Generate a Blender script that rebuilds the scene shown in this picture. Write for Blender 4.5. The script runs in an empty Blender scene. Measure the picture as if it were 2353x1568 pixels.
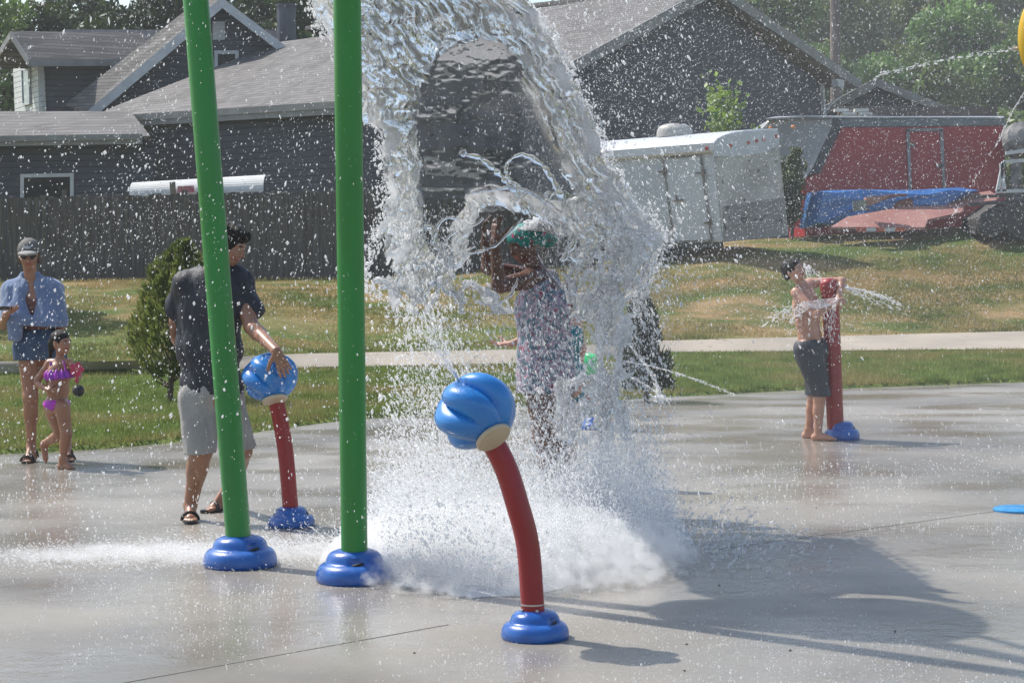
import bpy, math, random
import numpy as np
from mathutils import Vector, Matrix
rng = np.random.default_rng(7)
random.seed(7)
SC = bpy.context.scene
COL = SC.collection
R_ = math.radians

# ---------------- camera ----------------
CAM = np.array([0.0, 0.0, 1.5])
FPX, CX, CY = 4500.0, 1176.0, 784.0          # focal length and centre, in photo units 2352 x 1568
PITCH, ROLL = math.atan2(174, 4500), R_(0.5)
_F = np.array([0, math.cos(PITCH), -math.sin(PITCH)])
_U0 = np.array([0, math.sin(PITCH), math.cos(PITCH)])
_R0 = np.array([1.0, 0, 0])
_U = math.cos(ROLL) * _U0 + math.sin(ROLL) * _R0
_R = math.cos(ROLL) * _R0 - math.sin(ROLL) * _U0
cam = bpy.data.cameras.new('camera')
camo = bpy.data.objects.new('camera', cam)
COL.objects.link(camo)
cam.sensor_width = 36
cam.lens = 36 * FPX / 2352
cam.clip_end = 2000
camo.matrix_world = Matrix(((_R[0], _U[0], -_F[0], CAM[0]), (_R[1], _U[1], -_F[1], CAM[1]), (_R[2], _U[2], -_F[2], CAM[2]), (0, 0, 0, 1)))
SC.camera = camo
cam.dof.use_dof = False

# ---------------- world, sun, exposure ----------------
SDIR = np.array([0.64, -0.40, -1.0]); SDIR /= np.linalg.norm(SDIR)   # the way the light travels
ELEV = math.asin(-SDIR[2]); AZ = math.atan2(-SDIR[0], -SDIR[1])
w = bpy.data.worlds.new('World'); SC.world = w; w.use_nodes = True
nt = w.node_tree; nt.nodes.clear()
sk = nt.nodes.new('ShaderNodeTexSky'); sk.sky_type = 'NISHITA'; sk.sun_disc = False
sk.sun_elevation = ELEV; sk.sun_rotation = AZ; sk.air_density = 1.2; sk.dust_density = 1.5
bg = nt.nodes.new('ShaderNodeBackground'); bg.inputs[1].default_value = 0.11
wo = nt.nodes.new('ShaderNodeOutputWorld')
nt.links.new(sk.outputs[0], bg.inputs[0]); nt.links.new(bg.outputs[0], wo.inputs[0])
sl = bpy.data.lights.new('sun', 'SUN'); sl.energy = 3.6; sl.angle = R_(0.53); sl.color = (1.0, 0.955, 0.88)
so = bpy.data.objects.new('sun', sl); COL.objects.link(so)
so.rotation_euler = Vector(SDIR).to_track_quat('-Z', 'Y').to_euler(); so.location = (-10, 8, 20)
SC.view_settings.view_transform = 'Standard'; SC.view_settings.look = 'None'
SC.view_settings.exposure = 0.72; SC.view_settings.gamma = 1
SC.render.engine = 'CYCLES'
cy = SC.cycles
cy.use_denoising = True
cy.max_bounces = 12; cy.transmission_bounces = 10; cy.transparent_max_bounces = 32
cy.diffuse_bounces = 6; cy.glossy_bounces = 4; cy.volume_bounces = 2
cy.caustics_reflective = False; cy.caustics_refractive = False
cy.sample_clamp_indirect = 8.0

# ---------------- picture <-> place ----------------
def ray(px, py):
    return _F * FPX + _R * (px - CX) - _U * (py - CY)
def P(px, py, Y):
    d = ray(px, py); return CAM + d * (Y / d[1])
def G(px, py, z=0.0):
    d = ray(px, py); return CAM + d * ((z - CAM[2]) / d[2])
def onplane(px, py, p0, n):
    d = ray(px, py); return CAM + d * (np.dot(np.asarray(p0) - CAM, n) / np.dot(d, n))

# ---------------- mesh helpers ----------------
class MB:
    def __init__(s): s.v = []; s.f = []; s.m = []; s.n = 0
    def add(s, v, f, m=0):
        v = [tuple(float(c) for c in q) for q in v]
        s.v += v; s.f += [tuple(i + s.n for i in q) for q in f]; s.m += [m] * len(f); s.n += len(v); return s
    def hexa(s, b, t, m=0):       # bottom loop of 4, top loop of 4
        return s.add(list(b) + list(t), [(3, 2, 1, 0), (4, 5, 6, 7), (0, 1, 5, 4), (1, 2, 6, 5), (2, 3, 7, 6), (3, 0, 4, 7)], m)
    def box(s, c, h, m=0, rot=None):
        c = np.asarray(c, float); h = np.asarray(h, float)
        q = np.array([[x, y, z] for z in (-1, 1) for x, y in ((-1, -1), (1, -1), (1, 1), (-1, 1))]) * h
        if rot is not None: q = q @ np.asarray(rot).T
        q = q + c
        return s.hexa(q[:4], q[4:], m)
    def prism(s, pts, off, m=0):  # polygon + offset vector -> closed solid
        pts = [np.asarray(p, float) for p in pts]; n = len(pts); off = np.asarray(off, float)
        fs = [tuple(range(n)), tuple(range(2 * n - 1, n - 1, -1))]
        fs += [(i, i + n, (i + 1) % n + n, (i + 1) % n) for i in range(n)]
        return s.add(pts + [p + off for p in pts], fs, m)
    def bar(s, a, b, w, h, up=(0, 0, 1), m=0):
        a = np.asarray(a, float); b = np.asarray(b, float); d = b - a; d /= np.linalg.norm(d)
        u = np.asarray(up, float); r = np.cross(d, u); r /= np.linalg.norm(r); u = np.cross(r, d)
        q = [-r * w - u * h, r * w - u * h, r * w + u * h, -r * w + u * h]
        return s.hexa([a + k for k in q], [b + k for k in q], m)
    def tube(s, pts, rad, seg=12, caps=True, m=0):
        pts = [np.asarray(p, float) for p in pts]; n = len(pts)
        if np.isscalar(rad): rad = [rad] * n
        vs = []; t0 = pts[1] - pts[0]; t0 /= np.linalg.norm(t0)
        ref = np.array([0, 0, 1.0]) if abs(t0[2]) < .9 else np.array([1.0, 0, 0])
        r = np.cross(t0, ref); r /= np.linalg.norm(r)
        for i in range(n):
            t = pts[min(i + 1, n - 1)] - pts[max(i - 1, 0)]; t /= np.linalg.norm(t)
            r = r - t * np.dot(r, t); r /= np.linalg.norm(r); u = np.cross(t, r)
            for k in range(seg):
                a = 2 * math.pi * k / seg; vs.append(pts[i] + rad[i] * (math.cos(a) * r + math.sin(a) * u))
        fs = [(i * seg + k, i * seg + (k + 1) % seg, (i + 1) * seg + (k + 1) % seg, (i + 1) * seg + k) for i in range(n - 1) for k in range(seg)]
        if caps: fs += [tuple(range(seg - 1, -1, -1)), tuple(range((n - 1) * seg, n * seg))]
        return s.add(vs, fs, m)
    def lathe(s, prof, c, seg=32, axis=None, m=0, fn=None):  # prof [(r,z)]
        c = np.asarray(c, float); vs = []
        if axis is None: X, Y, Z = np.eye(3)
        else:
            Z = np.asarray(axis, float); Z /= np.linalg.norm(Z)
            X = np.cross(Z, [0, 1, 0.01]); X /= np.linalg.norm(X); Y = np.cross(Z, X)
        for r, z in prof:
            for k in range(seg):
                a = 2 * math.pi * k / seg
                rr = r if fn is None else fn(r, z, a)
                vs.append(c + X * rr * math.cos(a) + Y * rr * math.sin(a) + Z * z)
        n = len(prof)
        fs = [(i * seg + k, i * seg + (k + 1) % seg, (i + 1) * seg + (k + 1) % seg, (i + 1) * seg + k) for i in range(n - 1) for k in range(seg)]
        fs += [tuple(range(seg - 1, -1, -1)), tuple(range((n - 1) * seg, n * seg))]
        return s.add(vs, fs, m)

def mesh_np(name, V, F, smooth=False, mats=(), midx=None):
    V = np.ascontiguousarray(V, np.float32); F = np.ascontiguousarray(F, np.int32)
    me = bpy.data.meshes.new(name)
    k = F.shape[1]
    me.vertices.add(len(V)); me.vertices.foreach_set('co', V.ravel())
    me.loops.add(F.size); me.loops.foreach_set('vertex_index', F.ravel())
    me.polygons.add(len(F)); me.polygons.foreach_set('loop_start', np.arange(0, F.size, k, dtype=np.int32))
    me.polygons.foreach_set('use_smooth', np.full(len(F), smooth, dtype=bool))
    for q in mats: me.materials.append(q)
    if midx is not None: me.polygons.foreach_set('material_index', np.ascontiguousarray(midx, np.int32))
    me.update(calc_edges=True)
    return me

def tag(o, label=None, cat=None, group=None, kind=None):
    if label: o['label'] = label
    if cat: o['category'] = cat
    if group: o['group'] = group
    if kind: o['kind'] = kind
    return o
def thing(name, loc, label, cat, group=None):
    o = bpy.data.objects.new(name, None); COL.objects.link(o)
    o.location = tuple(float(c) for c in loc); o.empty_display_size = .1
    return tag(o, label, cat, group)
def wloc(o):
    p = np.zeros(3)
    while o is not None: p += np.array(o.location); o = o.parent
    return p
def smooth_by(me, ang=40):
    me.polygons.foreach_set('use_smooth', np.ones(len(me.polygons), dtype=bool))
    try: me.set_sharp_from_angle(angle=R_(ang))
    except Exception: pass
def obj(name, mb, mats, parent=None, base=None, smooth=None, bevel=0.0, label=None):
    """one mesh object; vertices are given in world space; origin = parent's or BASE"""
    if not isinstance(mats, (list, tuple)): mats = [mats]
    if isinstance(mb, MB):
        me = bpy.data.meshes.new(name); me.from_pydata(mb.v, [], mb.f)
        for q in mats: me.materials.append(q)
        if any(mb.m): me.polygons.foreach_set('material_index', np.array(mb.m, np.int32))
        me.update()
    else: me = mb
    n = len(me.vertices); co = np.zeros(n * 3, np.float32); me.vertices.foreach_get('co', co); co = co.reshape(-1, 3)
    if parent is not None: off = wloc(parent)
    elif base is not None: off = np.asarray(base, float)
    else: off = np.array([(co[:, 0].min() + co[:, 0].max()) / 2, (co[:, 1].min() + co[:, 1].max()) / 2, co[:, 2].min()])
    co -= off.astype(np.float32); me.vertices.foreach_set('co', co.ravel()); me.update()
    if smooth is not None: smooth_by(me, smooth)
    o = bpy.data.objects.new(name, me); COL.objects.link(o)
    if parent is not None: o.parent = parent
    else: o.location = tuple(float(c) for c in off)
    if bevel:
        b = o.modifiers.new('bevel', 'BEVEL'); b.width = bevel; b.segments = 2; b.limit_method = 'ANGLE'; b.angle_limit = R_(40)
    if label: o['label'] = label
    return o
def dup(o, parent=None, loc=None):
    c = o.copy(); COL.objects.link(c)
    if parent is not None: c.parent = parent
    if loc is not None: c.location = tuple(float(q) for q in loc)
    for ch in list(o.children): dup(ch, c)
    return c

# ---------------- noise ----------------
_T = rng.random((64, 64, 64)).astype(np.float32) * 2 - 1
def vn(x, y, z=0.0):
    x, y, z = np.broadcast_arrays(np.asarray(x, np.float32), np.asarray(y, np.float32), np.asarray(z, np.float32))
    xi = np.floor(x).astype(np.int32); yi = np.floor(y).astype(np.int32); zi = np.floor(z).astype(np.int32)
    fx = x - xi; fy = y - yi; fz = z - zi
    fx = fx * fx * fx * (fx * (fx * 6 - 15) + 10); fy = fy * fy * fy * (fy * (fy * 6 - 15) + 10); fz = fz * fz * (3 - 2 * fz)
    def t(a, b, c): return _T[(xi + a) & 63, (yi + b) & 63, (zi + c) & 63]
    l = lambda a, b, f: a + (b - a) * f
    return l(l(l(t(0, 0, 0), t(1, 0, 0), fx), l(t(0, 1, 0), t(1, 1, 0), fx), fy), l(l(t(0, 0, 1), t(1, 0, 1), fx), l(t(0, 1, 1), t(1, 1, 1), fx), fy), fz)
def fbm(x, y, z=0.0, o=4, g=.5):
    a = 1.0; s = 0; n = 0
    for i in range(o):
        s = s + a * vn(x * 2 ** i + 7.3 * i, y * 2 ** i + 3.1 * i, z * 2 ** i + 1.7 * i); n += a; a *= g
    return s / n

# ---------------- materials ----------------
MATS = {}
def _new(name):
    m = bpy.data.materials.new(name); m.use_nodes = True; n = m.node_tree.nodes
    return m, n, m.node_tree.links, n['Principled BSDF']
def N(n, t, **k):
    q = n.new(t)
    for a, b in k.items(): setattr(q, a, b)
    return q
def pm(name, c1, c2=None, scale=6.0, rough=.5, rough2=None, bump=0.0, bscale=None, spec=.5, metal=0.0, coat=0.0, sss=0.0, detail=4.0, stretch=(1, 1, 1), trans=0.0, lo=.35, hi=.65, sheen=0.0, speck=None):
    """Principled with two noise-mixed colours"""
    m, n, L, b = _new(name)
    tc = N(n, 'ShaderNodeTexCoord'); mp = N(n, 'ShaderNodeMapping'); mp.inputs['Scale'].default_value = stretch
    L.new(tc.outputs['Object'], mp.inputs[0])
    nz = N(n, 'ShaderNodeTexNoise'); nz.inputs['Scale'].default_value = scale; nz.inputs['Detail'].default_value = detail
    L.new(mp.outputs[0], nz.inputs['Vector'])
    c2 = c2 or tuple(k * .8 for k in c1)
    cr = N(n, 'ShaderNodeValToRGB'); cr.color_ramp.elements[0].position = lo; cr.color_ramp.elements[1].position = hi
    cr.color_ramp.elements[0].color = (*c1, 1); cr.color_ramp.elements[1].color = (*c2, 1)
    L.new(nz.outputs[0], cr.inputs[0]); col = cr.outputs[0]
    if speck:
        vz = N(n, 'ShaderNodeTexNoise'); vz.inputs['Scale'].default_value = speck[1]; vz.inputs['Detail'].default_value = 2
        L.new(tc.outputs['Object'], vz.inputs['Vector'])
        r2 = N(n, 'ShaderNodeValToRGB'); r2.color_ramp.elements[0].position = speck[2]; r2.color_ramp.elements[1].position = speck[2] + .08
        L.new(vz.outputs[0], r2.inputs[0])
        mx = N(n, 'ShaderNodeMix', data_type='RGBA'); L.new(r2.outputs[0], mx.inputs[0]); L.new(col, mx.inputs[6]); mx.inputs[7].default_value = (*speck[0], 1)
        col = mx.outputs[2]
    L.new(col, b.inputs['Base Color'])
    b.inputs['Roughness'].default_value = rough
    if rough2 is not None:
        mr = N(n, 'ShaderNodeMapRange'); mr.inputs[1].default_value = lo; mr.inputs[2].default_value = hi; mr.inputs[3].default_value = rough; mr.inputs[4].default_value = rough2
        L.new(nz.outputs[0], mr.inputs[0]); L.new(mr.outputs[0], b.inputs['Roughness'])
    b.inputs['Specular IOR Level'].default_value = spec; b.inputs['Metallic'].default_value = metal
    b.inputs['Coat Weight'].default_value = coat; b.inputs['Coat Roughness'].default_value = .08
    if sss: b.inputs['Subsurface Weight'].default_value = sss; b.inputs['Subsurface Radius'].default_value = (.012, .005, .003)
    if sheen: b.inputs['Sheen Weight'].default_value = sheen
    if bump:
        n2 = N(n, 'ShaderNodeTexNoise'); n2.inputs['Scale'].default_value = bscale or scale * 8; n2.inputs['Detail'].default_value = 4
        L.new(mp.outputs[0], n2.inputs['Vector'])
        bp = N(n, 'ShaderNodeBump'); bp.inputs['Strength'].default_value = bump; bp.inputs['Distance'].default_value = .01
        L.new(n2.outputs[0], bp.inputs['Height']); L.new(bp.outputs[0], b.inputs['Normal'])
    MATS[name] = m
    return m
def leafmat(name, dark, light, scale=1.2, tr=.35):
    m, n, L, b = _new(name)
    tc = N(n, 'ShaderNodeTexCoord'); nz = N(n, 'ShaderNodeTexNoise'); nz.inputs['Scale'].default_value = scale; nz.inputs['Detail'].default_value = 5
    oi = N(n, 'ShaderNodeObjectInfo')
    L.new(tc.outputs['Object'], nz.inputs['Vector'])
    cr = N(n, 'ShaderNodeValToRGB'); cr.color_ramp.elements[0].position = .36; cr.color_ramp.elements[1].position = .64
    cr.color_ramp.elements[0].color = (*dark, 1); cr.color_ramp.elements[1].color = (*light, 1)
    L.new(nz.outputs[0], cr.inputs[0])
    hs = N(n, 'ShaderNodeHueSaturation')
    mr = N(n, 'ShaderNodeMapRange'); mr.inputs[3].default_value = .75; mr.inputs[4].default_value = 1.3
    mh = N(n, 'ShaderNodeMapRange'); mh.inputs[3].default_value = .48; mh.inputs[4].default_value = .52
    L.new(oi.outputs['Random'], mr.inputs[0]); L.new(oi.outputs['Random'], mh.inputs[0])
    L.new(mr.outputs[0], hs.inputs['Value']); L.new(mh.outputs[0], hs.inputs['Hue']); L.new(cr.outputs[0], hs.inputs['Color'])
    L.new(hs.outputs[0], b.inputs['Base Color']); b.inputs['Roughness'].default_value = .5
    t = N(n, 'ShaderNodeBsdfTranslucent'); L.new(hs.outputs[0], t.inputs[0])
    ms = N(n, 'ShaderNodeMixShader'); ms.inputs[0].default_value = tr
    L.new(b.outputs[0], ms.inputs[1]); L.new(t.outputs[0], ms.inputs[2]); L.new(ms.outputs[0], n['Material Output'].inputs[0])
    return m
def courses(name, c1, c2, pitch, gapc, tabs=0.0, rough=.8, tint=None, zshift=0.0):
    """horizontal courses by height: shingles (tabs>0) or lapped siding (tabs=0); works on any roof or wall that runs along world-ish axes"""
    m, n, L, b = _new(name)
    tc = N(n, 'ShaderNodeTexCoord'); sp = N(n, 'ShaderNodeSeparateXYZ'); L.new(tc.outputs['Object'], sp.inputs[0])
    dv = N(n, 'ShaderNodeMath', operation='DIVIDE'); L.new(sp.outputs[2], dv.inputs[0]); dv.inputs[1].default_value = pitch
    fr = N(n, 'ShaderNodeMath', operation='FRACT'); L.new(dv.outputs[0], fr.inputs[0])
    fl = N(n, 'ShaderNodeMath', operation='FLOOR'); L.new(dv.outputs[0], fl.inputs[0])
    ad = N(n, 'ShaderNodeMath', operation='ADD'); L.new(sp.outputs[0], ad.inputs[0])
    mu = N(n, 'ShaderNodeMath', operation='MULTIPLY'); L.new(sp.outputs[1], mu.inputs[0]); mu.inputs[1].default_value = -1.0
    L.new(mu.outputs[0], ad.inputs[1])
    cb = N(n, 'ShaderNodeCombineXYZ')
    sn = N(n, 'ShaderNodeMath', operation='DIVIDE'); L.new(ad.outputs[0], sn.inputs[0]); sn.inputs[1].default_value = tabs or 3.0
    # per-course offset then a stepped cell value
    rn = N(n, 'ShaderNodeTexWhiteNoise', noise_dimensions='1D'); L.new(fl.outputs[0], rn.inputs['W'])
    a2 = N(n, 'ShaderNodeMath', operation='ADD'); L.new(sn.outputs[0], a2.inputs[0]); L.new(rn.outputs[0], a2.inputs[1])
    f2 = N(n, 'ShaderNodeMath', operation='FLOOR'); L.new(a2.outputs[0], f2.inputs[0])
    L.new(f2.outputs[0], cb.inputs[0]); L.new(fl.outputs[0], cb.inputs[1])
    wn = N(n, 'ShaderNodeTexWhiteNoise', noise_dimensions='2D'); L.new(cb.outputs[0], wn.inputs['Vector'])
    nz = N(n, 'ShaderNodeTexNoise'); nz.inputs['Scale'].default_value = .8; nz.inputs['Detail'].default_value = 5; L.new(tc.outputs['Object'], nz.inputs['Vector'])
    mixv = N(n, 'ShaderNodeMath', operation='MULTIPLY_ADD'); L.new(wn.outputs[0], mixv.inputs[0]); mixv.inputs[1].default_value = .55 if tabs else .15; L.new(nz.outputs[0], mixv.inputs[2])
    cr = N(n, 'ShaderNodeValToRGB'); cr.color_ramp.elements[0].position = .4; cr.color_ramp.elements[1].position = .95
    cr.color_ramp.elements[0].color = (*c1, 1); cr.color_ramp.elements[1].color = (*c2, 1); L.new(mixv.outputs[0], cr.inputs[0])
    gt = N(n, 'ShaderNodeMath', operation='LESS_THAN'); L.new(fr.outputs[0], gt.inputs[0]); gt.inputs[1].default_value = .2 if tabs else .1
    mx = N(n, 'ShaderNodeMix', data_type='RGBA'); L.new(gt.outputs[0], mx.inputs[0]); L.new(cr.outputs[0], mx.inputs[6]); mx.inputs[7].default_value = (*gapc, 1)
    L.new(mx.outputs[2], b.inputs['Base Color']); b.inputs['Roughness'].default_value = rough
    bp = N(n, 'ShaderNodeBump'); bp.inputs['Strength'].default_value = .7; bp.inputs['Distance'].default_value = .012; bp.invert = True
    L.new(fr.outputs[0], bp.inputs['Height']); L.new(bp.outputs[0], b.inputs['Normal'])
    return m

M = {}
M['shingle'] = courses('shingle_roofing', (.070, .066, .064), (.150, .142, .138), .085, (.062, .055, .051), tabs=.28)
M['shingle2'] = courses('shingle_roofing_far', (.060, .057, .056), (.138, .130, .126), .10, (.055, .048, .044), tabs=.33)
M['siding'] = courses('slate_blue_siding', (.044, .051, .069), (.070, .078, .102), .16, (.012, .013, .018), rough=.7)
M['siding_lit'] = courses('sunlit_pale_siding', (.50, .52, .50), (.62, .64, .62), .16, (.08, .09, .10), rough=.6)  # white boards, with the sunlight on them put into the colour
M['trim'] = pm('painted_trim', (.55, .57, .60), (.45, .47, .50), 3, .5)
M['trim_grey'] = pm('weathered_grey_fascia', (.25, .255, .25), (.19, .19, .185), 2.5, .6)
M['glass_dark'] = pm('dark_window_glass', (.010, .012, .014), (.014, .016, .018), 2, .25, spec=.15)
M['fencewood'] = pm('weathered_board', (.072, .063, .057), (.14, .125, .112), 3, .85, bump=.5, bscale=20, stretch=(6, 6, .5))
M['green_paint'] = pm('green_powder_coat', (.010, .18, .024), (.016, .225, .034), 3.5, .28, rough2=.5, coat=.2, speck=((.10, .30, .11), 55, .70), stretch=(2, 2, .35), bump=.03, bscale=90)
M['red_paint'] = pm('red_powder_coat', (.235, .006, .010), (.30, .012, .015), 5, .28, rough2=.5, coat=.12, speck=((.42, .10, .09), 60, .70), stretch=(2, 2, .35), bump=.05, bscale=120)
M['blue_plastic'] = pm('blue_moulded_plastic', (.006, .075, .33), (.012, .12, .44), 7, .22, rough2=.48, speck=((.06, .22, .55), 70, .70), coat=.35, bump=.10, bscale=220)
M['blue_nozzle'] = pm('bright_blue_nozzle_plastic', (.005, .14, .46), (.012, .205, .58), 6, .2, rough2=.4, speck=((.08, .32, .68), 70, .71), coat=.5, bump=.06, bscale=160)
M['cream'] = pm('cream_collar', (.55, .46, .33), (.48, .40, .28), 8, .4)
M['steel'] = pm('steel', (.5, .5, .5), (.4, .4, .4), 8, .3, metal=.9)
M['black'] = pm('black_rubber', (.012, .012, .013), (.02, .02, .02), 8, .5)
M['bark'] = pm('bark', (.07, .05, .035), (.12, .09, .065), 6, .9, bump=.6, bscale=14, stretch=(3, 3, .6))
# ---------------- ground, pad, path ----------------
_edge_px = [(-500, 1078), (-250, 1056), (0, 1042), (120, 1037), (250, 1030), (420, 1013), (600, 990), (780, 966), (1100, 940), (1500, 913), (1850, 895), (2352, 877), (2800, 866), (3600, 850)]
EDGE = np.array([G(x, y)[:2] for x, y in _edge_px])
def edgeY(X): return np.interp(X, EDGE[:, 0], EDGE[:, 1])
_near = np.array([G(x, y, .12)[:2] for x, y in [(-600, 868), (0, 862), (330, 858), (700, 847), (1180, 838), (1500, 812), (2352, 804), (3000, 800)]])
_far = np.array([G(x, y, .28)[:2] for x, y in [(-600, 836), (0, 834), (330, 832), (700, 815), (1180, 806), (1500, 786), (2352, 763), (3000, 756)]])
def nearY(X): return np.interp(X, _near[:, 0], _near[:, 1])
def farY(X): return np.interp(X, _far[:, 0], _far[:, 1])
def topH(X): return np.interp(X, [-12, -3, 1.5, 4, 7, 12], [1.3, 1.25, 1.45, 1.95, 2.1, 2.35])
def sst(t): t = np.clip(t, 0, 1); return t * t * (3 - 2 * t)
def GZ(X, Y):
    X = np.asarray(X, float); Y = np.asarray(Y, float)
    e = edgeY(X); n_ = nearY(X); f_ = farY(X)
    z1 = .035 + .085 * np.clip((Y - e) / np.maximum(n_ - e, .5), 0, 1)
    z2 = .12 + .16 * np.clip((Y - n_) / np.maximum(f_ - n_, .5), 0, 1)
    top = topH(X); ht = 38.6 + 2.2 * sst((X - .5) / 2.5)
    t = np.clip((Y - f_) / (ht - f_), 0, 1)
    z3 = .28 + (top - .28) * (.35 * t + .65 * sst(t)) + .03 * vn(X * 1.3, Y * 1.3) * np.clip((Y - f_) / 1.0, 0, 1)
    z4 = top + np.clip(Y - 62, 0, 200) * .05
    z = np.where(Y < n_, z1, np.where(Y < f_, z2, np.where(Y < ht, z3, z4)))
    lump = .012 * vn(X * 2.2, Y * 2.2, 3.3) * ((Y > e + .3) & ((Y < n_ - .2) | (Y > f_ + .2)))
    return np.where(Y < e, -.06, z + lump)
ys = np.concatenate([np.linspace(-30, 13, 20), np.arange(13.2, 40.0, .14), np.linspace(40.5, 70, 40), np.linspace(74, 400, 50)])
xs = np.concatenate([np.linspace(-160, -13, 30), np.arange(-12.6, 13, .2), np.linspace(13.5, 160, 30)])
Xg, Yg = np.meshgrid(xs, ys)
Zg = GZ(Xg, Yg)
V = np.stack([Xg, Yg, Zg], -1).reshape(-1, 3); nx = len(xs); ny = len(ys)
ii = (np.arange(ny - 1)[:, None] * nx + np.arange(nx - 1)[None]).ravel()
F4 = np.stack([ii, ii + 1, ii + nx + 1, ii + nx], 1)
def grassmat():
    m, n, L, b = _new('park_grass')
    tc = N(n, 'ShaderNodeTexCoord')
    def nz(s, d=5, st=None):
        q = N(n, 'ShaderNodeTexNoise'); q.inputs['Scale'].default_value = s; q.inputs['Detail'].default_value = d
        if st:
            mp = N(n, 'ShaderNodeMapping'); mp.inputs['Scale'].default_value = st; L.new(tc.outputs['Object'], mp.inputs[0]); L.new(mp.outputs[0], q.inputs['Vector'])
        else: L.new(tc.outputs['Object'], q.inputs['Vector'])
        return q
    a = nz(.8, 7, (1, 1.6, 1)); c1 = N(n, 'ShaderNodeValToRGB')
    e = c1.color_ramp.elements; e[0].position = .40; e[0].color = (.075, .11, .022, 1); e[1].position = .63; e[1].color = (.30, .205, .10, 1)
    q = e.new(.51); q.color = (.17, .145, .05, 1)
    L.new(a.outputs[0], c1.inputs[0])
    # greener, lusher towards the pad: a mown strip and watered patches
    sp = N(n, 'ShaderNodeSeparateXYZ'); L.new(tc.outputs['Object'], sp.inputs[0])
    mr = N(n, 'ShaderNodeMapRange'); mr.inputs[1].default_value = 28.5; mr.inputs[2].default_value = 33.5; L.new(sp.outputs[1], mr.inputs[0])
    f = nz(9, 6); c2 = N(n, 'ShaderNodeValToRGB'); e = c2.color_ramp.elements
    e[0].position = .35; e[0].color = (.06, .10, .018, 1); e[1].position = .7; e[1].color = (.16, .185, .05, 1)
    L.new(f.outputs[0], c2.inputs[0])
    mx = N(n, 'ShaderNodeMix', data_type='RGBA'); L.new(mr.outputs[0], mx.inputs[0]); L.new(c2.outputs[0], mx.inputs[6]); L.new(c1.outputs[0], mx.inputs[7])
    g = nz(30, 3); c3 = N(n, 'ShaderNodeMapRange'); c3.inputs[1].default_value = .3; c3.inputs[2].default_value = .7; c3.inputs[3].default_value = .55; c3.inputs[4].default_value = 1.35
    L.new(g.outputs[0], c3.inputs[0])
    hs = N(n, 'ShaderNodeHueSaturation'); L.new(mx.outputs[2], hs.inputs['Color']); L.new(c3.outputs[0], hs.inputs['Value'])
    L.new(hs.outputs[0], b.inputs['Base Color']); b.inputs['Roughness'].default_value = .9; b.inputs['Specular IOR Level'].default_value = .15
    bp = N(n, 'ShaderNodeBump'); bp.inputs['Strength'].default_value = .8; bp.inputs['Distance'].default_value = .05
    L.new(g.outputs[0], bp.inputs['Height']); L.new(bp.outputs[0], b.inputs['Normal'])
    return m
M['grass'] = grassmat()
g = obj('ground', mesh_np('ground', V, F4, True, [M['grass']]), M['grass'], base=(0, 0, 0)); tag(g, kind='structure')

def padmat():
    m, n, L, b = _new('wet_concrete')
    tc = N(n, 'ShaderNodeTexCoord')
    def nz(s, d=4, st=None):
        q = N(n, 'ShaderNodeTexNoise'); q.inputs['Scale'].default_value = s; q.inputs['Detail'].default_value = d
        if st:
            mp = N(n, 'ShaderNodeMapping'); mp.inputs['Scale'].default_value = st; L.new(tc.outputs['Object'], mp.inputs[0]); L.new(mp.outputs[0], q.inputs['Vector'])
        else: L.new(tc.outputs['Object'], q.inputs['Vector'])
        return q
    a = nz(.45, 5); cr = N(n, 'ShaderNodeValToRGB'); e = cr.color_ramp.elements
    e[0].position = .38; e[0].color = (.178, .162, .140, 1); e[1].position = .62; e[1].color = (.300, .275, .238, 1)
    L.new(a.outputs[0], cr.inputs[0])
    s = nz(160, 2); r2 = N(n, 'ShaderNodeMapRange'); r2.inputs[1].default_value = .3; r2.inputs[2].default_value = .7; r2.inputs[3].default_value = .82; r2.inputs[4].default_value = 1.15
    L.new(s.outputs[0], r2.inputs[0])
    hs = N(n, 'ShaderNodeHueSaturation'); L.new(cr.outputs[0], hs.inputs['Color']); L.new(r2.outputs[0], hs.inputs['Value'])
    L.new(hs.outputs[0], b.inputs['Base Color'])
    w_ = nz(.7, 4, (1, 1.4, 1)); rr = N(n, 'ShaderNodeMapRange'); rr.inputs[1].default_value = .40; rr.inputs[2].default_value = .60; rr.inputs[3].default_value = .12; rr.inputs[4].default_value = .42
    L.new(w_.outputs[0], rr.inputs[0]); L.new(rr.outputs[0], b.inputs['Roughness'])
    b.inputs['Specular IOR Level'].default_value = .5; b.inputs['IOR'].default_value = 1.36
    bn = nz(55, 3, (1, 1, 1)); b2 = nz(9, 4)
    ad = N(n, 'ShaderNodeMath', operation='MULTIPLY_ADD'); L.new(b2.outputs[0], ad.inputs[0]); ad.inputs[1].default_value = 2.5; L.new(bn.outputs[0], ad.inputs[2])
    bp = N(n, 'ShaderNodeBump'); bp.inputs['Strength'].default_value = .35; bp.inputs['Distance'].default_value = .004
    L.new(ad.outputs[0], bp.inputs['Height']); L.new(bp.outputs[0], b.inputs['Normal'])
    return m
M['pad'] = padmat()
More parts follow.
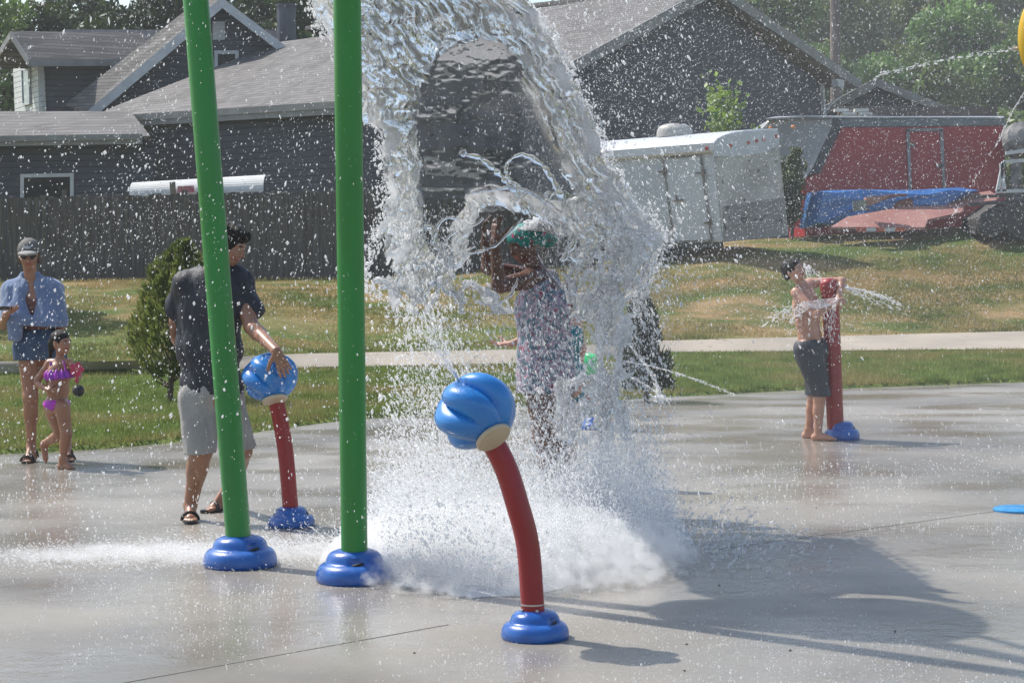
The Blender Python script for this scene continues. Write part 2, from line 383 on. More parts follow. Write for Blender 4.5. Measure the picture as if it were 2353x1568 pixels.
# the pad: slab with the curved far edge
xe = np.linspace(-30, 30, 160)
mb = MB()
top = [(x, float(edgeY(x)), 0.0) for x in xe] + [(30, -6, 0), (-30, -6, 0)]
mb.prism([np.array(p) - [0, 0, .12] for p in top], (0, 0, .12))
pad = obj('splash_pad', mb, M['pad'], base=(0, 0, 0)); tag(pad, kind='structure')
M['joint'] = pm('control_joint', (.23, .21, .18), (.28, .255, .22), 5, .6)
mb = MB()
for a, b in (((-120, 1640), (1030, 1434)), ((1640, 1262), (2500, 1145))):
    A = G(*a); B = G(*b); mb.bar(A + [0, 0, .001], B + [0, 0, .001], .0012, .0012)
A = G(180, 1046); B = G(560, 1004); mb.bar(A + [0, 0, .001], B + [0, 0, .001], .006, .0015)
o = obj('pad_joints', mb, M['joint'], parent=pad)
# bare earth kerb strip and path
M['path'] = pm('concrete_path', (.37, .32, .26), (.28, .245, .20), .8, .85, bump=.2, bscale=20, speck=((.16, .12, .09), 5, .66))
xp = np.linspace(-30, 30, 140)
n1 = np.stack([xp, nearY(xp), np.zeros_like(xp)], 1); n2 = np.stack([xp, farY(xp), np.zeros_like(xp)], 1)
rows = []
for t in np.linspace(0, 1, 6):
    q = n1 * (1 - t) + n2 * t; q[:, 1] += .05 * vn(q[:, 0] * 3, t * 5.0) * (t in (0, 1)); q[:, 2] = .12 + .16 * t + .022; rows.append(q)
Vp = np.concatenate(rows); k = len(xp)
ii = (np.arange(5)[:, None] * k + np.arange(k - 1)[None]).ravel(); Fp = np.stack([ii, ii + 1, ii + k + 1, ii + k], 1)
o = obj('path', mesh_np('path', Vp, Fp, True, [M['path']]), M['path'], base=(0, 0, 0)); tag(o, kind='structure')

# grass blades
def blades(name, n, sample, hmin, hmax, width, mat, label_kind='stuff'):
    X, Y = sample(n); n = len(X); Z = GZ(X, Y)
    a = rng.random(n) * 6.28; h = hmin + (hmax - hmin) * rng.random(n) ** 1.5
    lean = (rng.random((n, 2)) - .5) * .9 * h[:, None]
    dx = np.cos(a) * width; dy = np.sin(a) * width
    base = np.stack([X, Y, Z - .005], 1)
    v = np.zeros((n, 3, 3)); v[:, 0] = base - np.stack([dx, dy, 0 * dx], 1); v[:, 1] = base + np.stack([dx, dy, 0 * dx], 1)
    v[:, 2] = base + np.stack([lean[:, 0], lean[:, 1], h], 1)
    me = mesh_np(name, v.reshape(-1, 3), np.arange(n * 3).reshape(-1, 3), False, [mat])
    o = obj(name, me, mat, base=(0, 0, 0)); tag(o, kind=label_kind); return o
def bladesmat(name, dark, light, dry):
    m = leafmat(name, dark, light, 3.0, .3); n = m.node_tree.nodes; L = m.node_tree.links
    hs = [q for q in n if q.type == 'HUE_SAT'][0]
    cr = [q for q in n if q.type == 'VALTORGB'][0]
    nz = N(n, 'ShaderNodeTexNoise'); nz.inputs['Scale'].default_value = .6; nz.inputs['Detail'].default_value = 6
    tc = [q for q in n if q.type == 'TEX_COORD'][0]; L.new(tc.outputs['Object'], nz.inputs['Vector'])
    r = N(n, 'ShaderNodeMapRange'); r.inputs[1].default_value = .45; r.inputs[2].default_value = .58; L.new(nz.outputs[0], r.inputs[0])
    mx = N(n, 'ShaderNodeMix', data_type='RGBA'); L.new(r.outputs[0], mx.inputs[0]); L.new(cr.outputs[0], mx.inputs[6]); mx.inputs[7].default_value = (*dry, 1)
    L.new(mx.outputs[2], hs.inputs['Color']); return m
M['blade'] = bladesmat('grass_blades', (.11, .155, .025), (.25, .30, .075), (.29, .24, .09))
M['blade_dry'] = bladesmat('dry_grass_blades', (.13, .145, .035), (.24, .21, .075), (.40, .28, .13))
def s_near(n):
    X = rng.random(n) * 17 - 7.5; t = rng.random(n) ** 1.3; e = edgeY(X) + .03; Y = e + t * (nearY(X) - e - .03)
    k = (np.abs(X) < Y * .29 + .5); return X[k], Y[k]
def s_hill(n):
    X = rng.random(n) * 24 - 12; t = rng.random(n) ** 1.1; Y = farY(X) + .05 + t * (38.8 - farY(X)); k = (np.abs(X) < Y * .28 + .5)
    k &= (vn(X * .8, Y * .8, 9.0) + rng.random(n) * .9 - .35) > 0
    return X[k], Y[k]
blades('lawn_grass', 170000, s_near, .03, .085, .006, M['blade'])
blades('bank_grass', 120000, s_hill, .03, .09, .010, M['blade_dry'])

# ---------------- fence ----------------
fy = 39.0
fa = P(-260, 458, fy); fb = P(1385, 428, fy)
fn = thing('board_fence', (fa[0], fy, float(GZ(fa[0], fy))), 'tall weathered grey wooden board fence along the top of the grass bank', 'fence')
mb = MB(); x = fa[0]; bw = .135
while x < fb[0]:
    t = (x - fa[0]) / (fb[0] - fa[0]); zt = fa[2] + (fb[2] - fa[2]) * t + random.uniform(-.03, .03); zb = float(GZ(x, fy)) - .08
    yo = random.uniform(-.012, .012); ln = random.uniform(-.008, .008)
    h = bw / 2 - .008
    mb.hexa([(x - h, fy + yo, zb), (x + h, fy + yo, zb), (x + h, fy + yo + .02, zb), (x - h, fy + yo + .02, zb)],
            [(x - h + ln, fy + yo, zt), (x + h + ln, fy + yo, zt + random.uniform(-.015, .015)), (x + h + ln, fy + yo + .02, zt), (x - h + ln, fy + yo + .02, zt)])
    x += bw
obj('board_panel', mb, M['fencewood'], parent=fn)
mb = MB()
for dz in (.35, 1.45):
    mb.bar((fa[0], fy + .07, fa[2] - 1.9 + dz), (fb[0], fy + .07, fb[2] - 1.9 + dz), .02, .045)
obj('back_rail', mb, M['fencewood'], parent=fn)
for i in range(7):
    x = fa[0] + 1.1 + i * 2.4
    if x > fb[0]: break
    obj('fence_post', MB().box((x, fy + .14, float(GZ(x, fy)) + .85), (.045, .045, .95)), M['fencewood'], parent=fn)

# ---------------- houses ----------------
def strip(mb, a, b, w, n, t, m=0):
    """board of width w (down) from a to b on a wall whose outward normal is n"""
    a = np.asarray(a); b = np.asarray(b); n = np.asarray(n)
    d = np.array([0, 0, -w]); mb.prism([a, b, b + d, a + d], n * t, m)
yw = R_(55); tG = np.array([math.cos(yw), math.sin(yw), 0]); nG = np.array([math.sin(yw), -math.cos(yw), 0])
axB = np.array([-math.sin(yw), math.cos(yw), 0]); nL = np.array([-math.cos(yw), -math.sin(yw), 0])
C0 = P(1175, 215, 45.5)
gp = lambda x, y, d=0.0: onplane(x, y, C0 + nG * d, nG)
EL, AP, ER = gp(1150, 215), gp(1612, -32), gp(1945, 190)
hB = thing('long_house', (C0[0], C0[1], float(GZ(C0[0], C0[1]))), 'long low slate blue house with a broad gable end facing the trailers', 'house')
# left roof plane
v1 = AP - EL; nr = np.cross(v1, axB); nr /= np.linalg.norm(nr); nr = nr if nr[2] > 0 else -nr
rp = lambda x, y: onplane(x, y, EL, nr)
over = nG * .45
E2 = rp(262, 272); R2 = rp(640, 97); R1 = AP + axB * 14
# eave line: use direction axB from EL until px ~ 250
mb = MB()
poly = [EL + over, AP + over, R2, rp(277, 239), rp(225, 262), E2]
mb.prism(poly, -nr * .12)
v2 = AP - ER; nr2 = np.cross(axB, v2); nr2 = nr2 / np.linalg.norm(nr2); nr2 = nr2 if nr2[2] > 0 else -nr2
mb.prism([AP + over, ER + over, ER + axB * 14, AP + axB * 14], -nr2 * .12)
obj('roof', mb, M['shingle'], parent=hB)
# gable wall
gz = float(GZ(C0[0], C0[1])) - .3
ins = tG * .45
gl = EL + ins - [0, 0, .12]; gr = gp(1888, 205)
mb = MB()
mb.prism([np.array([gl[0], gl[1], gz]), np.array([gr[0], gr[1], gz]), gr + [0, 0, .12], AP - [0, 0, .2], gl + [0, 0, .05]], -nG * .2)
# long wall, set back under the eave
wl = E2 - EL; wl0 = gl; wl1 = gl + axB * (np.dot(E2 - gl, axB))
mb.prism([np.array([wl0[0], wl0[1], gz]), wl0 + [0, 0, .1], np.array([wl1[0], wl1[1], wl1[2] + .1]), np.array([wl1[0], wl1[1], gz])], tG * .2)
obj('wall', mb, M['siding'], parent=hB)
mb = MB()
Rb = .30
strip(mb, AP + nG * .45 + [0, 0, .05], ER + nG * .45 + [0, 0, .03], Rb, nG, .04)
strip(mb, EL + nG * .45 + [0, 0, .03], AP + nG * .45 + [0, 0, .05], Rb, nG, .04)
obj('rake_board', mb, M['trim_grey'], parent=hB)
mb = MB()
for A, B in ((AP, ER), (EL, AP)):
    mb.prism([A + [0, 0, -.14], B + [0, 0, -.14], B + nG * .449 + [0, 0, -.14], A + nG * .449 + [0, 0, -.14]], (0, 0, -.03))
obj('soffit', mb, M['trim_grey'], parent=hB)
mb = MB(); e2 = np.array([E2[0], E2[1], E2[2]])
a = EL + over * .9 + [0, 0, -.02]
mb.bar(a, e2 + [0, 0, -.02], .05, .085); mb.bar(a + [0, 0, -.16], e2 + [0, 0, -.16], .02, .08)
obj('gutter', mb, M['trim_grey'], parent=hB)
mb = MB(); q0 = gp(1888, 192, .06); q1 = gp(1896, 330, .06)
mb.bar(q0, q1, .05, .05, up=tG)
obj('corner_board', mb, M['trim'], parent=hB)
mb = MB(); mb.tube([gp(1936, 200, .3), gp(1932, 222, .2), gp(1910, 238, .1), gp(1893, 258, .1), gp(1893, 330, .1)], .04, 8)
obj('downspout', mb, M['trim'], parent=hB)
mb = MB(); q = gp(1925, 192, .5); mb.box(q, (.22, .10, .11), rot=np.array([tG, -nG, [0, 0, 1]]).T)
obj('eave_return', mb, M['trim'], parent=hB)

# house with cross gable, dormer and lower porch roof
hA = thing('gabled_house', (-11.0, 56, 1.0), 'slate blue house with steep grey trimmed gable, dormer and shingled roofs', 'house')
ya = R_(14); tA = np.array([math.cos(ya), math.sin(ya), 0]); nA = np.array([math.sin(ya), -math.cos(ya), 0]); axA = -nA
pA = P(505, 100, 58.0); ga = lambda x, y, d=0.0: onplane(x, y, pA + nA * d, nA)
apx, lf, rt = ga(505, 4), ga(196, 262), ga(660, 118)
mb = MB(); mb.prism([ga(215, 262), ga(505, 16), ga(650, 122), ga(660, 300), ga(215, 330)], -nA * .2)
obj('gable_wall', mb, M['siding'], parent=hA)
mb = MB()
nl = np.cross(apx - lf, axA); nl = nl / np.linalg.norm(nl); nl = nl if nl[2] > 0 else -nl
n2_ = np.cross(apx - rt, axA); n2_ = n2_ / np.linalg.norm(n2_); n2_ = n2_ if n2_[2] > 0 else -n2_
ov = nA * .5
mb.prism([lf + ov, apx + ov, apx + axA * 8, lf + axA * 8 - tA * .5], -nl * .12)
mb.prism([apx + ov, rt + ov, rt + axA * 8, apx + axA * 8], -n2_ * .12)
# visible slope of the left side, as an extra eave course running down the rake
mb.prism([lf + ov + [0, 0, .02], apx + ov + [0, 0, .02], apx + ov - tA * .45 + axA * .6 + [0, 0, .16], lf + ov - tA * .55 + axA * .6 + [0, 0, .30]], (0, 0, -.05))
obj('roof', mb, M['shingle2'], parent=hA)
mb = MB(); strip(mb, lf + ov, apx + ov + [0, 0, .05], .33, nA, .05); strip(mb, apx + ov + [0, 0, .05], rt + ov, .30, nA, .05)
obj('rake_board', mb, M['trim'], parent=hA)
def win(parent, quad, n, frame=.09, matg=None, name='window', fm=None):
    """quad: tl,tr,br,bl on a wall, n outward"""
    tl, tr, br, bl = [np.asarray(q) for q in quad]; n = np.asarray(n)
    u = (tr - tl) / np.linalg.norm(tr - tl); v = (bl - tl) / np.linalg.norm(bl - tl)
    f = MB()
    f.prism([tl - u * frame, tr + u * frame, tr + u * frame + v * frame, tl - u * frame + v * frame], n * .06)
    f.prism([bl - u * frame - v * frame, br + u * frame - v * frame, br + u * frame, bl - u * frame], n * .06)
    f.prism([tl + v * frame - u * frame, tl + v * frame, bl - v * frame, bl - v * frame - u * frame], n * .058)
    f.prism([tr + v * frame, tr + v * frame + u * frame, br - v * frame + u * frame, br - v * frame], n * .058)
    w_ = obj(name, f, fm or M['trim'], parent=parent)
    pn = MB().prism([tl, tr, br, bl], n * .03)
    obj('pane', pn, matg or M['glass_dark'], parent=w_)
    return w_
win(hA, [ga(500, 117), ga(540, 117), ga(540, 165), ga(500, 168)], nA, .1)
mb = MB()
mb.prism([ga(488, 50), ga(516, 50), ga(516, 92), ga(488, 92)], nA * .05)
for k in range(6):
    y = 53 + k * 6.5; mb.prism([ga(491, y), ga(513, y), ga(513, y + 3), ga(491, y + 3)], nA * (.07))
obj('gable_vent', mb, M['trim'], parent=hA)
# dormer
pD = P(90, 140, 58.0); gd = lambda x, y, d=0.0: onplane(x, y, pD + nA * d, nA)
yd = R_(-62); tD = np.array([math.cos(yd), math.sin(yd), 0])     # front wall of the dormer runs back-left
nD = np.array([-math.cos(R_(28)), -math.sin(R_(28)), 0])
gf = lambda x, y, d=0.0: onplane(x, y, pD + nD * d, nD)
mb = MB(); mb.prism([gd(92, 134), gd(345, 134), gd(345, 262), gd(95, 262)], -nA * .15)
obj('dormer_side_wall', mb, M['siding'], parent=hA)
mb = MB(); mb.prism([gf(95, 262), gf(90, 138), gf(62, 92), gf(30, 160), gf(34, 262)], -nD * .15)
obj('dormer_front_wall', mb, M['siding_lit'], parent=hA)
win(hA, [gf(53, 158, .02), gf(68, 158, .02), gf(70, 240, .02), gf(56, 243, .02)], nD, .06, pm('sky_painted_glass', (.18, .26, .32), (.05, .08, .07), 1.5, .06, spec=1.0))  # reflected sky is put into the colour of this pane
mb = MB()
A = gd(28, 74, .0) + [0, 0, 0]; ridge_l = P(27, 72, 57.2); ridge_r = P(330, 76, 59.5); ev_l = P(68, 137, 56.6); ev_r = P(342, 136, 58.6)
mb.prism([ridge_l, ridge_r, ev_r, ev_l], (0, 0, -.1))
bk = P(-20, 150, 58.6); bk2 = bk + (ridge_r - ridge_l)
mb.prism([ridge_l, ridge_r, bk2, bk], (0, 0, -.1))
obj('dormer_roof', mb, M['shingle2'], parent=hA)
mb = MB(); mb.prism([ev_l, ev_r, ev_r - [0, 0, .2], ev_l - [0, 0, .2]], nA * .05)
mb.prism([ridge_l, ev_l, ev_l - [0, 0, .2], ridge_l - [0, 0, .2]], nD * .05)
mb.prism([ridge_l, bk, bk - [0, 0, .2], ridge_l - [0, 0, .2]], nD * .05)
obj('dormer_fascia', mb, M['trim_grey'], parent=hA)
mb = MB(); mb.bar(gd(93, 142, .04), gd(97, 262, .04), .09, .04, up=nA)
obj('corner_board', mb, M['trim'], parent=hA)
# main back roof behind the dormer
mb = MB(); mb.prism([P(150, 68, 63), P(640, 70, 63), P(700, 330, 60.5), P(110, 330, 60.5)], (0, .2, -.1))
obj('back_roof', mb, pm('dark_shaded_roofing', (.045, .05, .07), (.07, .075, .095), 3, .8), parent=hA)  # dark roofing, its shade put into the colour
# lower roof and wall at left
pl_f = P(0, 318, 48.5)
mb = MB(); mb.prism([P(-330, 255, 52.3), P(300, 256, 52.3), P(345, 312, 48.5), P(-330, 322, 48.5)], (0, .05, -.1))
obj('porch_roof', mb, M['shingle2'], parent=hA)
mb = MB(); a = P(-330, 324, 48.45); b = P(326, 314, 48.45); mb.bar(a, b, .05, .07); mb.bar(a + [0, .03, -.12], b + [0, .03, -.12], .02, .06)
obj('gutter', mb, M['trim_grey'], parent=hA)
mb = MB(); mb.prism([P(-330, 330, 49.0), P(352, 322, 49.0), P(352, 640, 49.0), P(-330, 640, 49.0)], (0, .2, 0))
obj('lower_wall', mb, M['siding'], parent=hA)
win(hA, [P(56, 400, 48.99), P(162, 398, 48.99), P(162, 470, 48.99), P(56, 470, 48.99)], (0, -1, 0), .09)
mb = MB(); c = P(655, 120, 62); mb.lathe([(.30, -1.0), (.30, 1.0), (.33, 1.0), (.33, 1.08)], P(658, 90, 62), 14)
obj('chimney_pipe', mb, pm('dull_flue_metal', (.07, .08, .10), (.10, .11, .13), 3, .5, metal=.3), parent=hA)

# small house at right
gh = P(2000, 188, 60)
hC = thing('low_garage', (gh[0], 60, 2.0), 'small dark garage gable with pale rake boards behind the red trailer', 'garage')
ga_, gl_, gr_ = P(2010, 186, 60), P(1870, 262, 60), P(2230, 275, 60)
mb = MB(); mb.prism([P(1895, 262, 60), P(2010, 196, 60), P(2200, 268, 60), P(2200, 420, 60), P(1895, 420, 60)], (0, .2, 0))
obj('wall', mb, M['siding'], parent=hC)
mb = MB()
for A, B in ((gl_, ga_), (ga_, gr_)):
    mb.prism([A + [0, -.3, .06], B + [0, -.3, .06], B + [0, 6, .06], A + [0, 6, .06]], (0, 0, -.1))
obj('roof', mb, M['shingle'], parent=hC)
mb = MB()
strip(mb, gl_ + [0, -.3, .05], ga_ + [0, -.3, .05], .26, (0, -1, 0), .04); strip(mb, ga_ + [0, -.3, .05], gr_ + [0, -.3, .05], .26, (0, -1, 0), .04)
obj('rake_board', mb, M['trim_grey'], parent=hC)

# utility pole
pp = P(1921, 260, 66)
mb = MB(); mb.tube([(pp[0], 66, 1.0), (pp[0] - .02, 66, 7.0), (pp[0] - .05, 66, 13.5)], [.19, .18, .15], 12)
o = obj('utility_pole', mb, pm('pole_wood', (.16, .125, .11), (.22, .18, .16), 2, .85, bump=.4, bscale=10, stretch=(4, 4, .4)))
tag(o, 'tall brown wooden utility pole behind the gable end', 'pole')
# ---------------- trees ----------------
def leaves(blobs, n, size, seed, flat=.0, shell=.55, drop=0.0):
    """leaf quads through a union of ellipsoids; returns verts, faces"""
    r = np.random.default_rng(seed); blobs = np.asarray(blobs, float)      # x y z rx ry rz
    wgt = blobs[:, 3] * blobs[:, 5]; wgt = wgt / wgt.sum()
    k = r.choice(len(blobs), n, p=wgt); d = r.normal(size=(n, 3)); d /= np.linalg.norm(d, axis=1)[:, None]
    rad = shell + (1 - shell) * r.random(n) ** .6
    rad *= 1 + .28 * vn(d[:, 0] * 3 + k * 3.1, d[:, 1] * 3, d[:, 2] * 3)
    p = blobs[k, :3] + d * blobs[k, 3:] * rad[:, None]
    keep = fbm(p[:, 0] * 2.2 / max(1e-3, size * 8), p[:, 1] * 2.2 / (size * 8), p[:, 2] * 2.2 / (size * 8), 2) > -.32 + drop
    p = p[keep]; n = len(p)
    a = r.normal(size=(n, 3)); a /= np.linalg.norm(a, axis=1)[:, None]
    b = np.cross(a, r.normal(size=(n, 3))); b /= np.linalg.norm(b, axis=1)[:, None]
    s = size * (.6 + .8 * r.random(n))[:, None]
    v = np.stack([p - a * s, p + b * s * .45, p + a * s, p - b * s * .45], 1)
    return v.reshape(-1, 3), np.arange(n * 4).reshape(-1, 4)
def trunk_mb(h, r, seed, limbs=6, spread=1.5):
    rr = random.Random(seed); mb = MB()
    mb.tube([(0, 0, -.3), (0.02, 0, h * .25), (.05, .03, h * .5), (.0, .0, h * .8)], [r * 1.2, r, r * .75, r * .3], 9)
    for i in range(limbs):
        a = rr.random() * 6.28; z = h * (.35 + .4 * i / limbs); L_ = spread * (.6 + .5 * rr.random())
        mb.tube([(.03, 0, z), (math.cos(a) * L_ * .5, math.sin(a) * L_ * .5, z + L_ * .4), (math.cos(a) * L_, math.sin(a) * L_, z + L_ * .75)], [r * .45, r * .28, r * .1], 6)
    return mb
def make_tree(name, loc, h, w_, nleaf, size, mat, seed, label, group=None, cat='tree', blobs=None):
    rr = random.Random(seed)
    if blobs is None:
        blobs = []
        for i in range(17):
            a = rr.random() * 6.28; t = rr.random(); z = h * (.34 + .58 * t); R = w_ * (.62 * math.sqrt(max(0, 1 - (1.5 * t - .55) ** 2)))
            q = R * rr.random() ** .5; s = w_ * rr.uniform(.2, .36)
            blobs.append((math.cos(a) * q, math.sin(a) * q, z, s, s, s * .8))
    root = thing(name, loc, label, cat, group)
    t = obj('trunk', trunk_mb(h * .8, h * .028, seed, 7, w_ * .45), M['bark'], base=(0, 0, 0)); t.parent = root
    v, f = leaves(blobs, nleaf, size, seed)
    c = obj('crown', mesh_np('crown', v, f, False, [mat]), mat, base=(0, 0, 0)); c.parent = root
    return root
M['leaf_dark'] = leafmat('dark_tree_leaves', (.018, .04, .010), (.07, .115, .025), .5, .3)
M['leaf_mid'] = leafmat('hill_tree_leaves', (.07, .125, .025), (.20, .28, .075), .35, .3)
M['leaf_light'] = leafmat('light_tree_leaves', (.10, .165, .03), (.26, .34, .085), .4, .35)
hill = MB()
# wooded hillside behind everything
xs2 = np.linspace(-170, 170, 60); ys2 = np.linspace(88, 260, 40); X2, Y2 = np.meshgrid(xs2, ys2)
Z2 = 1.5 + np.clip((Y2 - 88) / 60, 0, 1) ** .8 * (12.5 + 2.0 * vn(X2 / 30, Y2 / 40)) - .0
V2 = np.stack([X2, Y2, Z2], -1).reshape(-1, 3); k = len(xs2); ii = (np.arange(len(ys2) - 1)[:, None] * k + np.arange(k - 1)[None]).ravel()
o = obj('hillside', mesh_np('hillside', V2, np.stack([ii, ii + 1, ii + k + 1, ii + k], 1), True, []), M['leaf_dark'], base=(0, 0, 0))
o.data.materials.append(pm('hill_undergrowth', (.03, .055, .015), (.07, .10, .03), .5, .9)); tag(o, kind='structure')
protos = []
for i, (h, w_, mt) in enumerate(((10, 4.6, 'leaf_mid'), (9, 5.0, 'leaf_mid'), (11, 4.4, 'leaf_light'), (8, 4.4, 'leaf_mid'))):
    protos.append((h, w_, mt))
spots = []
rr = random.Random(5)
rowsT = [(84, 1640, 2450, 9, 6.0, 1.5), (104, 1500, 2500, 9, 9.0, 4.6), (128, 1350, 2560, 10, 10.0, 9.0), (150, 1600, 2500, 9, 11., 13.0)]
desc = [['front row of the hillside wood', 0], ['second row of the hillside wood', 1], ['upper row of the hillside wood', 2], ['skyline row of the hillside wood', 3]]
made = {}
ordn = ['first', 'second', 'third', 'fourth', 'fifth', 'sixth', 'seventh', 'eighth', 'ninth', 'tenth']
for ri, (Y, x0, x1, n, hh, gz_) in enumerate(rowsT):
    for i in range(n):
        px = x0 + (x1 - x0) * (i + .5) / n + rr.uniform(-25, 25); Yy = Y + rr.uniform(-5, 5)
        X = (px - 1176) / 4500 * Yy; s = rr.uniform(.82, 1.12); kind = rr.randrange(4)
        h, w_, mt = protos[kind]
        lab = ('rounded green tree, %s from the left in the %s' % (ordn[i], desc[ri][0]))
        key = kind
        if key not in made:
            made[key] = make_tree('hill_tree', (X, Yy, gz_), h, w_, 17000, .17, M[mt], 100 + kind, lab, 'trees on the wooded hillside'); t = made[key]
        else:
            t = dup(made[key]); t['label'] = lab; t.location = (X, Yy, gz_)
        t.rotation_euler = (0, 0, rr.random() * 6.28); s2 = s * hh / 9.0; t.scale = (s, s, s2 if s2 > .6 else .6)
# dark trees behind the left house and behind the long roof
darkT = [(-40, 66, 10.2, 4.0, 'feathery tree with sky showing through at the left edge'), (95, 69, 9.6, 4.2, 'dark leafy tree rising behind the dormer roof'),
         (235, 73, 10.5, 4.6, 'dark leafy tree between dormer and steep gable'), (370, 70, 10.5, 4.4, 'dark tree just left of the left green post top'),
         (600, 74, 10.8, 4.6, 'dark tree behind the small gable right slope'), (760, 72, 10.5, 4.2, 'dark tree beyond the flue pipe'), (930, 78, 11., 4.6, 'dark tree behind the water beside the right green post'),
         (1100, 80, 11, 4.6, 'dark tree beyond the long roof, behind the falling water'), (1290, 79, 10.2, 4.6, 'dark tree above the long roof, right of the water'), (1440, 82, 10.2, 4.6, 'dark tree above the long roof, left of the gable peak')]
dk = None
for i, (px, Y, h, w_, lab) in enumerate(darkT):
    X = (px - 1176) / 4500 * Y
    if i in (0, 1, 2):
        t = make_tree('leafy_tree', (X, Y, 1.3), h, w_, 15000 if i == 0 else 24000, .15, M['leaf_light' if i == 0 else 'leaf_dark'], 40 + i, lab, 'dark trees behind the houses')
        if i: dk = t
    else:
        t = dup(dk); t['label'] = lab; t.location = (X, Y, 1.3); t.rotation_euler = (0, 0, i * 1.3); t.scale = (1.05, 1.05, h / 10.2 + .02)
# tree outside the picture on the left; it shades the bank
t = make_tree('shade_tree', (-10.6, 32.5, float(GZ(-10.6, 32.5))), 5.2, 2.6, 9000, .10, M['leaf_mid'], 77, 'broad green park tree standing left of the picture on the bank', None)
# ---------------- shrubs ----------------
def conifer(loc, H, W, lean, n, seed, mat, label, size=.05, gappy=-.05, wfun=None):
    root = thing('evergreen_shrub', loc, label, 'shrub')
    r = np.random.default_rng(seed); mb = MB()
    mb.tube([(0, 0, -.1), (lean * .3, 0, H * .4), (lean * .8, 0, H * .9)], [.035, .025, .01], 7)
    for i in range(16):
        a = r.random() * 6.28; z = H * (.08 + .5 * r.random()); rad = W * (.5 + .4 * r.random())
        mb.tube([(lean * z / H * .6, 0, z * .6), (math.cos(a) * rad * .5 + lean * z / H, math.sin(a) * rad * .5, z), (math.cos(a) * rad + lean * z / H, math.sin(a) * rad, z + .25)], [.012, .008, .004], 5)
    c = obj('trunk', mb, M['bark'], base=(0, 0, 0)); c.parent = root
    t = r.random(n) ** .85; z = H * (.16 + .84 * t); prof = wfun(t) if wfun else np.minimum(1, (1 - t) * 1.7) ** .8
    a = r.random(n) * 6.28; lump = 1 + .6 * vn(np.cos(a) * 2.5 + 5, np.sin(a) * 2.5, z * 4)
    rad = W * prof * lump * (.55 + .45 * r.random(n) ** .4)
    p = np.stack([np.cos(a) * rad + lean * (z / H), np.sin(a) * rad, z], 1)
    keep = vn(p[:, 0] * 6, p[:, 1] * 6, p[:, 2] * 6) > -.35 + gappy - .1
    p = p[keep]; a = a[keep]; n = len(p)
    out = np.stack([np.cos(a) * .6, np.sin(a) * .6, np.full(n, .9)], 1) + r.normal(size=(n, 3)) * .35; out /= np.linalg.norm(out, axis=1)[:, None]
    sd = np.cross(out, r.normal(size=(n, 3))); sd /= np.linalg.norm(sd, axis=1)[:, None]
    s = size * (.5 + r.random(n))[:, None]
    v = np.stack([p - out * s, p + sd * s * .22, p + out * s, p - sd * s * .22], 1).reshape(-1, 3)
    c = obj('foliage', mesh_np('foliage', v, np.arange(n * 4).reshape(-1, 4), False, [mat]), mat, base=(0, 0, 0)); c.parent = root
    return root
M['juniper'] = leafmat('juniper_needles', (.095, .15, .028), (.23, .28, .075), 4, .55)
M['juniper_dark'] = leafmat('dark_yew_needles', (.012, .028, .012), (.04, .065, .022), 5, .2)
b = G(400, 925, .05)
def wf(t): return np.interp(t, [0, .15, .35, .6, .8, 1], [.35, .8, 1.0, .75, .45, .05])
conifer((b[0] - .05, b[1], float(GZ(b[0], b[1]))), 1.75, .50, .18, 11000, 3, M['juniper'], 'loose green juniper growing between the bikini girl and the man in the dark t-shirt', .045, wfun=wf)
b = G(1487, 912, .05)
def wf2(t): return np.interp(t, [0, .2, .5, .8, 1], [.9, 1.0, .75, .45, .1])
conifer((b[0], b[1], float(GZ(b[0], b[1]))), 1.3, .26, -.08, 9000, 4, M['juniper_dark'], 'narrow dark evergreen behind the right side of the falling water', .04, wfun=wf2)

def sapling(px, py_b, py_t, Y, spread, n, size, mat, label, seed, gz=None, name='sapling', cat='sapling', stems=5):
    b_ = P(px, py_b, Y); t_ = P(px, py_t, Y); H = t_[2] - b_[2]; r = random.Random(seed)
    root = thing(name, b_, label, cat)
    mb = MB(); tips = []
    for i in range(stems):
        a = r.random() * 6.28; R = spread * r.random(); hh = H * r.uniform(.6, 1.0) if i else H
        if i == 0: R *= .3
        pts = [(0, 0, 0), (math.cos(a) * R * .4, math.sin(a) * R * .4, hh * .5), (math.cos(a) * R, math.sin(a) * R, hh)]
        mb.tube(pts, [.025, .015, .005], 5); tips.append(pts)
    c = obj('stem', mb, M['bark'], base=(0, 0, 0)); c.parent = root
    rg = np.random.default_rng(seed); V_ = []
    per = n // stems
    for pts in tips:
        t = .35 + .7 * rg.random(per); A, B, C = map(np.array, pts)
        q = (A * ((1 - t) ** 2)[:, None] + 2 * B[None] * (t * (1 - t))[:, None] + C[None] * (t ** 2)[:, None]) + rg.normal(size=(per, 3)) * [spread * .16, spread * .16, spread * .12]
        a = rg.normal(size=(per, 3)); a /= np.linalg.norm(a, axis=1)[:, None]; b2 = np.cross(a, rg.normal(size=(per, 3))); b2 /= np.linalg.norm(b2, axis=1)[:, None]
        s = size * (.6 + .8 * rg.random(per))[:, None]
        V_.append(np.stack([q - a * s, q + b2 * s * .6, q + a * s, q - b2 * s * .6], 1).reshape(-1, 3))
    v = np.concatenate(V_)
    c = obj('foliage', mesh_np('foliage', v, np.arange(len(v)).reshape(-1, 4), False, [mat]), mat, base=(0, 0, 0)); c.parent = root
    return root
M['leaf_lime'] = leafmat('lime_leaves', (.12, .22, .03), (.24, .36, .06), 2, .45)
M['leaf_bush'] = leafmat('bush_leaves', (.03, .07, .015), (.12, .19, .035), 1.6, .35)
sapling(1676, 470, 205, 42.0, 1.05, 1000, .075, M['leaf_lime'], 'light green leafy sapling standing up behind the white trailer', 12, stems=9)
